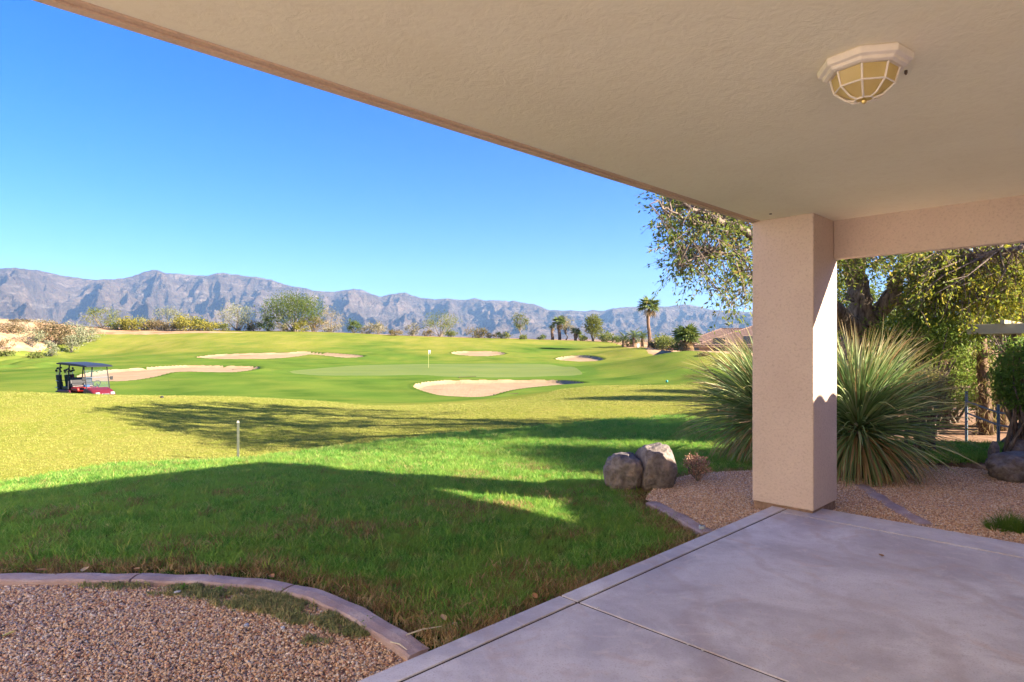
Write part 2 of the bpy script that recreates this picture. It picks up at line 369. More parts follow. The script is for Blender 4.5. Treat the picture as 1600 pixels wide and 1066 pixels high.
k = NT('bunker_sand', .95, .1)
c = k.ramp(k.noise(.6, 6, None, .65), [(.3, (.27, .185, .105)), (.7, (.36, .26, .155))]); k.col(c)
k.bump(k.math('ADD', k.noise(9, 4), k.noise(1.2, 2, k.pos((3, .6, 1)))), .6, .05); M_SAND = k.m
V = np.stack([X, Y, Z], -1)
lab = np.full(len(Q), -1)
for i, (_, b) in enumerate(BUNK): lab[sdf(PC, b) < 0] = i
lab[(lab < 0) & (sdf(PC, GREEN) < 0)] = 9
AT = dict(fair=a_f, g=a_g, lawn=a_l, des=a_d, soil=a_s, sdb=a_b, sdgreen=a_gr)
def sub(name, sel, m, label=None):
    q = Q[sel]; u, inv = np.unique(q, return_inverse=True)
    o = np_mesh(name, V[u], inv.reshape(q.shape), m, smooth=True, attrs={a: b[u] for a, b in AT.items()})
    return tag(o, label, kind='structure')
# quads run theta then r: flip so normals face up
Q = Q[:, ::-1]
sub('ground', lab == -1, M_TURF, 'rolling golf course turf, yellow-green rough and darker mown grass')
sub('putting_green', lab == 9, M_GREEN, 'smooth pale putting green around the flag')
for i, (lb, _) in enumerate(BUNK): sub('sand_bunker', lab == i, M_SAND, lb)
# ground behind and beside the camera, and the desert out to the mountains
def polar(name, th, rr, zf, m, label, **at_):
    t, r = np.meshgrid(np.radians(th), rr); x = (r * np.sin(t)).ravel(); y = (r * np.cos(t)).ravel(); z = zf(x, y)
    ii = np.arange(t.size).reshape(t.shape); q = np.stack([ii[:-1, :-1], ii[1:, :-1], ii[1:, 1:], ii[:-1, 1:]], -1).reshape(-1, 4)
    o = np_mesh(name, np.stack([x, y, z], -1), q, m, smooth=True, attrs={a: f(x, y) for a, f in at_.items()})
    return tag(o, label, kind='structure')
def back_z(x, y):
    r = np.hypot(x, y); return np.where(r < 30, -.15, -.15 + .013 * np.maximum(r - 60, 0) * 0) * np.ones(len(x))
k = NT('desert_scrub', .95, .1)
c = k.ramp(k.noise(.02, 6), [(.3, (.16, .11, .08)), (.7, (.25, .17, .12))])
c = k.mix(k.ramp(k.vor(.12), [(.0, .8), (.4, 0.)]), c, (.13, .12, .07)); k.col(c); M_DES = k.m
k = NT('pale_bounce_ground', .95, .1); k.col(k.ramp(k.noise(2, 5), [(.3, (.55, .46, .36)), (.7, (.66, .56, .45))])); M_BARE = k.m  # made paler than desert soil to bounce sun under the patio roof
polar('desert', np.linspace(-64, 64, 160), np.geomspace(237, 7200, 90), lambda x, y: .6 + .013 * np.maximum(np.hypot(x, y) - 200, 0) + (fbm(x / 60, y / 60, 3, 4) - .5) * np.clip((np.hypot(x, y) - 237) / 60, 0, 8), M_DES, 'scrub desert plain rising to the foot of the mountains')
polar('back_ground', np.linspace(63.9, 296.1, 120), np.r_[1.6, 5, 12, 30, 60, 120, 300, 1000, 3000, 7200], lambda x, y: np.where(np.hypot(x, y) < 20, -.2, -.3) + .013 * np.maximum(np.hypot(x, y) - 200, 0), M_BARE, 'bare ground around the house')
MB().lathe([(1.7, -.3), (1.7, -.2)], sides=24).build('ground_under_patio', M_BARE)['kind'] = 'structure'
# ------------------------------------------------------------------ mountains
PROF = [(-700,450),(-500,440),(-300,445),(-150,425),(-60,428),(0,419),(30,419),(60,423),(100,430),(130,436),(180,437),(196,434),(210,430),(225,425),(237,422),(248,423),(260,427),(275,427),(290,428.5),(320,431.5),(335,428),(347,426.5),(360,429),(375,430),(400,433),(425,437),(440,443),(452,446),(470,449),(490,454),(510,456),(525,455.5),(540,452.5),(553,451.5),(566,452.5),(580,459),(595,463),(606,460),(622,457.8),(633,458),(645,462.5),(665,465.5),(680,467.5),(700,467.5),(725,469),(735,467),(742,465.7),(755,468.5),(770,469),(795,471),(802,469.5),(812,472.5),(835,475),(848,480),(858,484),(880,485),(915,486.5),(925,485),(945,485.5),(958,481),(985,479.5),(1000,479),(1040,479),(1052,477.5),(1060,477),(1068,475.6),(1078,477),(1095,480),(1110,484),(1130,485.5),(1160,487),(1300,488),(1450,480),(1600,470),(1900,455),(2400,470)]
pp = np.array(PROF, float); ta = np.arctan((pp[:, 0] - CX) / F)
th = np.radians(np.linspace(-61, 60, 1500)); NRW = 200
tt = np.linspace(0, 1.25, NRW)
T, S = np.meshgrid(th, tt)
RID = 9000; FOOT = 4800
r_ = FOOT + (RID - FOOT) * S
ridge_el = np.interp(T, ta, (HY - pp[:, 1]) / F) * np.cos(T)      # slope above eye level along each bearing
Hr = EYE + RID * ridge_el
arc = T * RID
jag = (fbm(arc / 130, arc * 0 + 3, 11, 4) - .5) * 26 + (fbm(arc / 45, arc * 0, 12, 2) - .5) * 9
z0 = .6 + .013 * (FOOT - 200)
wx = arc + 260 * (fbm(arc / 700, r_ / 700, 21, 3) - .5); wy = r_ + 300 * (fbm(arc / 600, r_ / 600, 22, 3) - .5)
rid1 = fbm(wx / 620, wy / 1500, 31, 5, True); rid2 = fbm(wx / 230, wy / 520, 41, 4, True)
low = fbm(wx / 900, wy / 900, 51, 3)
sh = .20 * S + .80 * np.clip(S, 0, 1) ** 2.1
sh = np.where(S > 1, 1 - (S - 1) * 2.5, sh)
body = z0 + (Hr + jag - z0) * sh
amp = np.clip(S, 0, 1) ** .8 * np.clip((1.0 - S) * 4.5, 0, 1) * sstep(.12, .38, S)
zz = body + amp * ((rid1 - .62) * 900 + (rid2 - .6) * 330 + (low - .5) * 160) * (Hr / 900)
cap = EYE + r_ * (ridge_el - .0025)
zz = np.where((S < .985), np.minimum(zz, cap), zz)
xm = r_ * np.sin(T); ym = r_ * np.cos(T)
ii = np.arange(T.size).reshape(T.shape); q = np.stack([ii[:-1, :-1], ii[1:, :-1], ii[1:, 1:], ii[:-1, 1:]], -1).reshape(-1, 4)
k = NT('mountain_rock', .95, .1)
c = k.ramp(k.noise(.0022, 8, None, .65), [(.3, (.05, .036, .028)), (.5, (.115, .08, .055)), (.7, (.21, .15, .105))])
st = k.noise(.006, 6, k.pos((.35, .35, 3)), .7)
c = k.mix(k.ramp(st, [(.52, 0.), (.66, .7)]), c, (.26, .21, .175))
fan = k.ramp(k.math('MULTIPLY', k.attr('tt'), 1.), [(.22, 1.), (.42, 0.)])
c = k.mix(k.math('MULTIPLY', fan, .7), c, (.20, .145, .115))
c = k.mix(k.ramp(k.noise(.03, 5), [(.45, 0.), (.62, .5)]), c, (.07, .065, .045))
k.col(c); k.bump(k.math('ADD', k.noise(.012, 8, None, .7), k.math('MULTIPLY', k.noise(.0035, 6, None, .6, 1.5), 2.)), 1.0, 120); M_MTN = k.m
o = np_mesh('mountains', np.stack([xm.ravel(), ym.ravel(), zz.ravel()], -1), q, M_MTN, smooth=True, attrs=dict(tt=S.ravel()))
tag(o, 'long rugged desert mountain range across the horizon', kind='structure')
# air
hz = MB().box((0, 0, 700), (24000, 24000, 1406)).build('haze', None)
hm = bpy.data.materials.new('air'); hm.use_nodes = True; t = hm.node_tree; t.nodes.remove(t.nodes['Principled BSDF'])
pv = t.nodes.new('ShaderNodeVolumePrincipled'); pv.inputs['Color'].default_value = (.34, .60, 1, 1); pv.inputs['Density'].default_value = 4.6e-5
pv.inputs['Anisotropy'].default_value = .1
t.links.new(pv.outputs[0], t.nodes['Material Output'].inputs['Volume']); hz.data.materials.append(hm)
tag(hz, kind='stuff')
# ------------------------------------------------------------------ stucco, concrete, tiles
def stucco(name, lo, hi, bs=.35):
    k = NT(name, .92, .15); p = k.pos()
    n = k.noise(55, 5, p, .6); big = k.noise(1.7, 4, p); v = k.vor(38, p)
    c = k.ramp(big, [(.3, lo), (.7, hi)]); c = k.mix(k.ramp(n, [(.28, .55), (.5, 0.)]), c, [x * .72 for x in lo])
    k.col(c); k.bump(k.math('ADD', n, k.math('MULTIPLY', v, .6)), bs, .012); return k.m
M_STUC = stucco('pink_stucco', (.54, .42, .355), (.60, .475, .40), .42)
k = NT('ceiling_stucco', .92, .12); p = k.pos()
n = k.noise(16, 6, p, .62, 1.2); n2 = k.noise(60, 3, p); big = k.noise(.9, 5, p)
c = k.ramp(big, [(.3, (.82, .74, .56)), (.7, (.88, .81, .63))]); c = k.mix(k.ramp(n, [(.35, .18), (.5, 0.)]), c, (.70,.60,.42))
k.col(c); k.bump(k.math('ADD', n, k.math('MULTIPLY', n2, .35)), .26, .012); M_CEIL = k.m
M_TRIM = stucco('fascia_paint', (.56, .40, .29), (.66, .49, .37), .15)
M_TRIM2 = stucco('fascia_light', (.58, .40, .28), (.66, .47, .33), .1)
k = NT('patio_concrete', .62, .35); p = k.pos()
n = k.noise(1.5, 7, p, .62, .9); n2 = k.noise(9, 6, p, .6); n3 = k.noise(110, 3, p)
c = k.ramp(n, [(.28, (.40, .36, .39)), (.44, (.51, .47, .49)), (.55, (.60, .56, .575)), (.70, (.76, .73, .735))])
c = k.mix(k.ramp(k.noise(.8, 6, p, .55, 1.4), [(.50, 0.), (.60, .45)]), c, (.78, .74, .75))
c = k.mix(k.ramp(k.noise(2.3, 5, p, .6, 1.6), [(.56, 0.), (.68, .35)]), c, (.58, .40, .31))
veins = k.n('ShaderNodeTexWave', wave_type='BANDS'); veins.inputs['Scale'].default_value = .35; veins.inputs['Distortion'].default_value = 9; veins.inputs['Detail'].default_value = 5; veins.inputs['Detail Scale'].default_value = 1.4
k.l(p, veins.inputs['Vector']); c = k.mix(k.ramp(veins.outputs['Fac'], [(.0, .22), (.05, 0.)]), c, (.42, .30, .25))
c = k.mix(k.ramp(n2, [(.25, .3), (.5, 0.)]), c, (.36, .27, .25)); c = k.mix(k.ramp(n3, [(.3, .45), (.47, 0.)]), c, (.36, .28, .26)); c = k.mix(k.ramp(k.noise(4.5, 6, p, .7, 2.2), [(.57, 0.), (.64, .35), (.70, 0.)]), c, (.78, .68, .62)); c = k.mix(k.ramp(k.vor(60, p), [(.03, .5), (.07, 0.)]), c, (.2, .14, .12))
k.col(c); k.rough(k.ramp(n, [(.3, .5), (.7, .75)])); k.bump(k.math('ADD', k.math('MULTIPLY', n3, .25), n2), .25, .012); M_CONC = k.m
k = NT('curb_concrete', .8, .25); p = k.pos(); n = k.noise(5, 6, p); n3 = k.noise(90, 3, p)
c = k.ramp(n, [(.3, (.30, .205, .195)), (.55, (.43, .32, .30)), (.75, (.54, .44, .41))]); c = k.mix(k.ramp(n3, [(.3, .4), (.48, 0.)]), c, (.22, .16, .15))
k.col(c); k.bump(k.math('ADD', n3, n), .4, .01); M_CURB = k.m
M_JOINT = plain('joint_dirt', (.045, .028, .022), .95, .1, sc=30, var=.3)
k = NT('roof_tile_clay', .85, .2); c = k.ramp(k.noise(3, 4), [(.3, (.20, .105, .085)), (.7, (.32, .185, .15))]); k.col(c); k.bump(k.noise(30, 3), .3, .01); M_TILE = k.m
def wave_roof(eave0, eave1, top0, top1, pitch=.33, amp=.05, rows=.4, step=.03):
    """barrel-tile roof plane between an eave line and a ridge line; real waves and stepped courses"""
    a, b, c, d = [np.array(p, float) for p in (eave0, eave1, top0, top1)]
    L = max(np.linalg.norm(b - a), np.linalg.norm(d - c)); H = np.linalg.norm((c + d) / 2 - (a + b) / 2)
    nu = max(8, int(L / pitch * 6)); nr = max(2, int(H / rows)); nrm = np.cross(b - a, (c + d) / 2 - a); nrm /= np.linalg.norm(nrm)
    if nrm[2] < 0: nrm = -nrm
    U = np.linspace(0, 1, nu + 1); Vs = []; e = (b - a) / np.linalg.norm(b - a)
    for r in range(nr):
        for s_, h in ((r / nr, step), ((r + 1) / nr, 0)):
            p0 = a + (c - a) * s_; p1 = b + (d - b) * s_
            P = p0[None] + (p1 - p0)[None] * U[:, None]
            ph = ((P - a) @ e) / pitch * 2 * math.pi
            P = P + nrm[None] * (amp * np.abs(np.sin(ph / 2)) ** .8 + h)[:, None]; Vs.append(P)
    V_ = np.concatenate(Vs); m = nu + 1; n = len(Vs); i = np.arange(m * n).reshape(n, m)
    q = np.stack([i[:-1, :-1], i[:-1, 1:], i[1:, 1:], i[1:, :-1]], -1).reshape(-1, 4); return V_, q
M_CREAM = stucco('cream_stucco', (.80, .74, .63), (.86, .81, .71), .3)
# ------------------------------------------------------------------ the house this patio belongs to
house = empty('house', (*hw(0, 0), 0), 0, 'pink stucco house corner with covered patio, square column and stucco beam', 'house')
HINV = -np.array([*A0, 0.])
def hpart(mb, name, m, **kw):
    o = mb.build(name, m, house, **kw); o.location = HINV; return o
col_ = MB()
pts = [hw(0, -.565), hw(0, 0), hw(.605, 0), hw(.605, -.565)]
col_.prism(pts, .022, 2.75); c_ = hpart(col_, 'column', M_STUC, bevel=.012, seg=3)
o = hbox(MB(), .012, .593, -.553, -.012, -.12, .035).build('column_base', plain('weathered_base', (.26, .17, .12), .9, .1, sc=20, var=.3), c_)
mb = hbox(MB(), .5, .605, .0, 4.3, 2.335, 2.75); hpart(mb, 'beam', M_STUC, bevel=.012, seg=3)
mb = hbox(MB(), -5.6, .5, -.482, 4.3, 2.70, 2.76); hpart(mb, 'ceiling', M_CEIL)
mb = hbox(MB(), -5.6, .85, -.572, -.528, 2.688, 2.93); hpart(mb, 'fascia_board', M_TRIM)
mb = hbox(MB(), -5.6, 0, -.5255, -.484, 2.695, 2.76); hpart(mb, 'ceiling_trim', M_TRIM2, bevel=.004, seg=1)
mb = hbox(MB(), -5.68, -5.605, -.60, 4.3, 2.66, 2.93); hpart(mb, 'fascia_board', M_TRIM)
mb = hbox(MB(), .61, .85, -.53, 3.7, 2.66, 2.70); hpart(mb, 'soffit', M_STUC)
mb = hbox(MB(), .852, .89, -.60, 3.7, 2.65, 2.90); hpart(mb, 'fascia_board', M_TRIM)
def hp(u, v, z): x, y = hw(u, v); return (x, y, z)
# roof over the patio: hip at the column corner
k_ = .33
for args in (((.93, -.66, 2.93), (-5.7, -.66, 2.93), (-4.07, 4.34, 4.58), (-5.7, 4.34, 4.58)), ((.93, -.66, 2.93), (.93, 4.34, 2.93), (-4.07, 4.34, 4.58), (-4.07, 4.34, 4.58))):
    v_, q_ = wave_roof(*[hp(*a) for a in args]); o = np_mesh('roof', v_, q_, M_TILE, house); o.location = HINV
mb = MB(); mb.add([hp(.9, -.6, 2.935), hp(-5.65, -.6, 2.935), hp(-5.65, 4.4, 4.56), hp(-4.1, 4.4, 4.56), hp(.9, 4.4, 2.935)], [(0, 1, 2, 3), (0, 3, 4)]); hpart(mb, 'roof_deck', M_TRIM)
# the wing to the right, whose tiled eave throws the scalloped shade on the column
WV = 3.72; WZ = 2.76; WE = 8.2
mb = hbox(MB(), -5.6, WE - .5, 4.3, 4.45, -.2, 2.75); hbox(mb, WE - .65, WE - .5, 4.45, 10.5, -.2, 2.75); hbox(mb, -5.6, WE - .5, 10.5, 10.65, -.2, 2.75)
hpart(mb, 'wall', M_CREAM)
mb = hbox(MB(), -5.75, -5.6, 4.3, 10.65, -.2, 2.75); hpart(mb, 'wall', M_CREAM)
mb = hbox(MB(), 1.64, WE, WV + .02, 4.3, 2.66, 2.72); hbox(mb, 1.64, WE, WV, WV + .04, 2.58, 2.74); hpart(mb, 'wing_fascia', M_TRIM)
for args in (((1.62, WV - .08, WZ), (WE + .1, WV - .08, WZ), (1.62, WV + 3.4, WZ + 1.15), (WE + .1, WV + 3.4, WZ + 1.15)), ((.4, 4.36, WZ - .02), (1.62, 4.36, WZ - .02), (.4, WV + 3.4, WZ + 1.15), (1.62, WV + 3.4, WZ + 1.15)), ((-5.8, WV + 6.9, WZ), (WE + .1, WV + 6.9, WZ), (-5.8, WV + 3.4, WZ + 1.15), (WE + .1, WV + 3.4, WZ + 1.15))):
    v_, q_ = wave_roof(*[hp(*a) for a in args], amp=.085, pitch=.34); o = np_mesh('roof', v_, q_, M_TILE, house); o.location = HINV
mb = MB(); mb.add([hp(-5.7, 4.3, 2.9), hp(.6, 4.3, 2.9), hp(.6, WV + 3.4, WZ + 1.12), hp(-5.7, WV + 3.4, WZ + 1.12)], [(0, 1, 2, 3)]); hpart(mb, 'roof_deck', M_TRIM)
# added unseen house: sunlit cream walls bounce light under the patio roof
nb = empty('unseen_bounce_house', (*hw(-11, 2), 0), 0, 'added unseen cream house behind the patio, bouncing sunlight under its roof', 'house')
def npart(mb, name, m):
    o = mb.build(name, m, nb); o.location = (-hw(-11, 2)[0], -hw(-11, 2)[1], 0)
npart(hbox(MB(), -24, -11, -5.5, 14, -.3, 6.2), 'wall', M_CREAM)
npart(hbox(MB(), -24, -9.6, -15, -5.5, -.3, 6.2), 'wall', M_CREAM)
mb = MB(); mb.add([hp(-9.2, -15.4, 6.2), hp(-10.6, 14.4, 6.2), hp(-24.4, 14.4, 6.2), hp(-24.4, -15.4, 6.2), hp(-17, -8, 8.2), hp(-17, 8, 8.2)], [(0, 1, 5, 4), (1, 2, 5), (2, 3, 4, 5), (3, 0, 4), (3, 2, 1, 0)]); npart(mb, 'roof', M_TILE)
for v0 in (-5, -1, 6): npart(hbox(MB(), -10.99, -10.96, v0, v0 + 1.4, .9, 2.1), 'window', plain('window_dark', (.05, .06, .07), .1, .6))
# small nail hole / dark plug in the ceiling near the column
hpart(MB().lathe([(.012, 2.694), (.012, 2.702)], (*hw(-.25, -.28), 0), 10), 'ceiling_plug', M_JOINT)
# ------------------------------------------------------------------ ceiling lamp
M_WHT = plain('lamp_white_paint', (.74, .66, .58), .5, .4, var=.06)
k = NT('amber_glass', .12, .6); k.col(k.ramp(k.noise(9, 3, k.pos(obj=True)), [(.3, (.66, .53, .25)), (.7, (.78, .66, .36))])); k.translucent((.9, .75, .32), .5); M_AMB = k.m
lp = onz(1350, 97, 2.70 - 1e-6); lp = np.array([ (1350-CX)/F*(1.2*F/(HY-97)), 1.2*F/(HY-97), 2.70])
lamp = empty('ceiling_light', lp, R(12), 'white octagonal ceiling light with amber glass panes on the patio ceiling', 'ceiling light')
def octa(r, k): t = math.pi / 4 * k; return (r * math.cos(t), r * math.sin(t))
mb = MB(); mb.lathe([(.176, 0), (.180, -.008), (.176, -.030), (.158, -.036), (.158, -.048), (.140, -.054), (.132, -.050)], sides=8).build('base', M_WHT, lamp, bevel=.002, seg=1)
r0, z0_, r1, z1_, r2, z2_ = .128, -.052, .112, -.112, .036, -.158
for kk in range(8):
    a = octa(r0, kk); b = octa(r0, kk + 1); c = octa(r1, kk + 1); d = octa(r1, kk)
    ins = .965
    MB().add([(a[0]*ins, a[1]*ins, z0_), (b[0]*ins, b[1]*ins, z0_), (c[0]*ins, c[1]*ins, z1_), (d[0]*ins, d[1]*ins, z1_)], [(0, 3, 2, 1)]).build('pane', M_AMB, lamp)
    e = octa(r2, kk + 1); f = octa(r2, kk)
    MB().add([(d[0]*ins, d[1]*ins, z1_), (c[0]*ins, c[1]*ins, z1_), (e[0], e[1], z2_ + .003), (f[0], f[1], z2_ + .003)], [(0, 3, 2, 1)]).build('pane', M_AMB, lamp)
    MB().tube([(*a, z0_), (*d, z1_), (octa(r2 * 1.9, kk)[0], octa(r2 * 1.9, kk)[1], z1_ - .038), (*f, z2_)], .0045, 6).build('rib', M_WHT, lamp)
for rr, z_ in ((r1 + .001, z1_), (r2, z2_)):
    fr = MB(); fr.tube([(*octa(rr, kk), z_) for kk in range(9)], .004, 6); fr.build('cage_ring', M_WHT, lamp)
MB().add([(*octa(r2, kk), z2_ + .002) for kk in range(8)], [tuple(range(7, -1, -1))]).build('pane', M_AMB, lamp)
MB().lathe([(.006, z2_), (.011, z2_ - .006), (.009, z2_ - .014), (.003, z2_ - .019)], sides=12).build('finial', plain('brass', (.6, .45, .18), .35, .5, .8), lamp)
MB().lathe([(.006, -.04), (.006, -.052), (.003, -.058)], (.150, -.06, -.008), 8).build('thumb_screw', plain('dark_screw', (.12, .08, .06), .5, .5, .6), lamp)
# ------------------------------------------------------------------ patio slabs
patio = empty('patio', (*hw(0, 0), 0), 0, 'purple-grey concrete patio with cut joints under the covered roof', 'patio', kind='structure')
def slab(u0, u1, v0, v1, name='slab', z=0, lab=None, nx=0):
    g = .008; mb = hbox(MB(), u0 + g, u1 - g, v0 + g, v1 - g, -.16, z); o = mb.build(name, M_CONC, patio, bevel=.003, seg=1); o.location = HINV
    if lab: o['label'] = lab
    return o
JU = -3.0
PE = -.386; PR = .266; PI_ = -.245; PB = -.14
slab(JU, PR, PE, PI_, 'border_slab'); slab(-9, JU, PE, PI_, 'border_slab')
slab(PB, PR, PI_, 1.9, 'border_slab'); slab(PB, PR, 1.9, 4.3, 'border_slab')
slab(JU, PB, PI_, 4.3, z=-.002); slab(-9, JU, PI_, 4.3, z=-.002)
mb = hbox(MB(), -9, PR - .02, PE + .02, 4.3, -.18, -.008); o = mb.build('joint_fill', M_JOINT, patio); o.location = HINV
# ------------------------------------------------------------------ curbs
def curb(px, width, z_top, name_label, zpl=-.04, seg_breaks=(), plane=None):
    P = np.array([onz(a, b, zpl)[:2] for a, b in px])
    # resample
    from_ = [P[0]]
    d = np.r_[0, np.cumsum(np.hypot(*np.diff(P, axis=0).T))]; n = max(6, int(d[-1] / .06)); t = np.linspace(0, d[-1], n)
    C = np.stack([np.interp(t, d, P[:, 0]), np.interp(t, d, P[:, 1])], -1)
    for _ in range(6): C[1:-1] = (C[:-2] + 2 * C[1:-1] + C[2:]) / 4
    T_ = np.gradient(C, axis=0); T_ /= np.linalg.norm(T_, axis=1)[:, None]; N_ = np.stack([-T_[:, 1], T_[:, 0]], -1)
    root = empty('garden_curb', (*C[0], 0), 0, name_label, 'garden curb', 'pink concrete curbs edging the gravel beds')
    cuts = [0] + [int(b * (n - 1)) for b in seg_breaks] + [n - 1]
    prof = [(-.5, -.13), (-.5, -.012), (-.42, -.002), (0, .003), (.42, -.002), (.5, -.012), (.5, -.13)]
    for a, b in zip(cuts[:-1], cuts[1:]):
        vs = []; m = len(prof); rg = range(a, b + 1)
        for j, i in enumerate(rg):
            sh_ = .004 if j == 0 and a else (-.004 if i == b and b != n - 1 else 0)
            for x_, z_ in prof:
                w_ = width * (1 + .03 * math.sin(i * 1.7)); p = C[i] + N_[i] * x_ * w_ + T_[i] * sh_ * 2
                vs.append((p[0] - C[0][0], p[1] - C[0][1], z_top + z_ + .004 * math.sin(i * .9)))
        fs = [(j * m + q, j * m + q + 1, (j + 1) * m + q + 1, (j + 1) * m + q) for j in range(len(rg) - 1) for q in range(m - 1)]
        fs += [tuple(range(m - 1, -1, -1)), tuple(range((len(rg) - 1) * m, len(rg) * m))]
        MB().add(vs, fs).build('curb_section', M_CURB, root)
    return C
CURB_L = curb([(-420,905),(-200,902),(-60,901),(0,900.5),(80,900),(160,900),(250,901),(330,903),(395,908),(455,917),(500,929),(540,946),(580,968),(615,990),(640,1006),(656,1017)], .135, -.03, 'long curved pink concrete curb between the lawn and the left gravel bed', -.03, (.30, .53, .755))
curb([(1018,784),(1040,794),(1070,810),(1092,823),(1108,832)], .13, -.04, 'short concrete curb running from the split boulder to the patio edge', -.04, (.4,))
curb([(1345,757),(1368,772),(1392,788),(1418,803),(1448,819)], .15, -.045, 'straight concrete curb crossing the gravel right of the column', -.045, (.5,))
# ------------------------------------------------------------------ gravel
def stones(seed, n=2):
    rg = random.Random(seed); import bmesh
    bm = bmesh.new(); bmesh.ops.create_icosphere(bm, subdivisions=1, radius=.5)
    ax = (1, rg.uniform(.65, .95), rg.uniform(.45, .7))
    for v in bm.verts:
        f = rg.uniform(.82, 1.15); v.co = (v.co.x * ax[0] * f, v.co.y * ax[1] * f, v.co.z * ax[2] * f)
    me = bpy.data.meshes.new('stone'); bm.to_mesh(me); bm.free(); return me
def scatter(name, P, rot, sc, idx, protos, m, label, kind='stuff'):
    """instances of a few prototype meshes on a point mesh"""
    me = bpy.data.meshes.new(name); me.vertices.add(len(P)); me.vertices.foreach_set('co', np.ascontiguousarray(P, np.float32).ravel())
    a = me.attributes.new('rot', 'FLOAT_VECTOR', 'POINT'); a.data.foreach_set('vector', np.ascontiguousarray(rot, np.float32).ravel())
    a = me.attributes.new('scl', 'FLOAT_VECTOR', 'POINT'); a.data.foreach_set('vector', np.ascontiguousarray(sc, np.float32).ravel())
    a = me.attributes.new('idx', 'INT', 'POINT'); a.data.foreach_set('value', np.ascontiguousarray(idx, np.int32))
    o = bpy.data.objects.new(name, me); link(o); me.materials.append(m)
    g = bpy.data.node_groups.new(name + '_nodes', 'GeometryNodeTree')
    g.interface.new_socket('Geometry', in_out='INPUT', socket_type='NodeSocketGeometry'); g.interface.new_socket('Geometry', in_out='OUTPUT', socket_type='NodeSocketGeometry')
    N = g.nodes; gi = N.new('NodeGroupInput'); go = N.new('NodeGroupOutput'); io = N.new('GeometryNodeInstanceOnPoints'); jn = N.new('GeometryNodeJoinGeometry')
    for pm in protos:
        if not pm.materials: pm.materials.append(m)
        po = bpy.data.objects.new(pm.name + '_pattern', pm); oi = N.new('GeometryNodeObjectInfo'); oi.inputs['Object'].default_value = po; oi.inputs['As Instance'].default_value = True
        g.links.new(oi.outputs['Geometry'], jn.inputs[0])
    def na(n, t):
        q = N.new('GeometryNodeInputNamedAttribute'); q.data_type = t; q.inputs['Name'].default_value = n
        return [s for s in q.outputs if s.enabled and s.name == 'Attribute'][0]
    er = N.new('FunctionNodeEulerToRotation'); g.links.new(na('rot', 'FLOAT_VECTOR'), er.inputs[0])
    g.links.new(gi.outputs[0], io.inputs['Points']); g.links.new(jn.outputs[0], io.inputs['Instance']); io.inputs['Pick Instance'].default_value = True
    g.links.new(na('idx', 'INT'), io.inputs['Instance Index']); g.links.new(er.outputs[0], io.inputs['Rotation']); g.links.new(na('scl', 'FLOAT_VECTOR'), io.inputs['Scale'])
    g.links.new(io.outputs[0], go.inputs[0])
    md = o.modifiers.new('scatter', 'NODES'); md.node_group = g
    return tag(o, label, kind=kind)
k = NT('gravel_stone', .8, .25)
c = k.ramp(k.rnd(), [(0, (.46, .24, .15)), (.14, (.66, .41, .24)), (.34, (.76, .53, .34)), (.54, (.84, .63, .44)), (.68, (.70, .46, .34)), (.79, (.56, .43, .38)), (.87, (.88, .76, .63)), (.96, (.34, .29, .29))], 'CONSTANT')
c = k.mix(k.ramp(k.noise(140, 3), [(.35, .3), (.6, 0.)]), c, (.3, .2, .15)); k.col(c); k.bump(k.noise(160, 3), .3, .003); M_STONE = k.m
k = NT('gravel_base', .95, .1); c = k.ramp(k.noise(60, 4), [(.3, (.30, .20, .15)), (.7, (.50, .36, .27))]); k.col(c); k.bump(k.noise(80, 4), .8, .01); M_GBASE = k.m
STP = [stones(i) for i in range(5)]
def inside(P, poly): return sdf(P, np.asarray(poly)) < 0
def fill(poly, dens, rg, clear=0.0):
    poly = np.asarray(poly); lo = poly.min(0); hi = poly.max(0); n = int(np.prod(hi - lo) * dens); P = rg.uniform(lo, hi, (n, 2)); return P[sdf(P, poly) < -clear]
GL = [tuple(p) for p in CURB_L] + [hw(-5.35, -.386 - .0), hw(-7.5, -.386), (-4., 1.2), (-6.5, 2.2)]
_e = CURB_L[-1]
GL = [tuple(p) for p in CURB_L] + [hw(-3.9, -.384), hw(-8.5, -.384), (-7.5, 1.0), (-9.0, 3.0)]
GR_ = [onz(*p, -.05)[:2] for p in ((1108,833),(1072,812),(1030,790),(1008,778),(1022,762),(1050,748),(1080,741),(1120,737),(1180,734))] + [(3.4, 7.55), (3.9, 7.7)] + [onz(*p, -.05)[:2] for p in ((1405,722),(1470,727),(1520,732),(1600,742),(1800,755))] + [(8.5, 5.), (7.5, 2.), hw(.27, 3.9), hw(.27, .1), hw(.25, -.37)]
def sheet(poly, z, m, name, label):
    mb = MB(); mb.add([(p[0], p[1], z) for p in poly], [tuple(range(len(poly)))]); o = mb.build(name, m); return tag(o, label, kind='structure')
sheet(GL, -.088, M_GBASE, 'gravel_bed', 'soil under the left gravel bed')
sheet(GR_, -.098 + .03, M_GBASE, 'gravel_bed', 'soil under the gravel around the column')
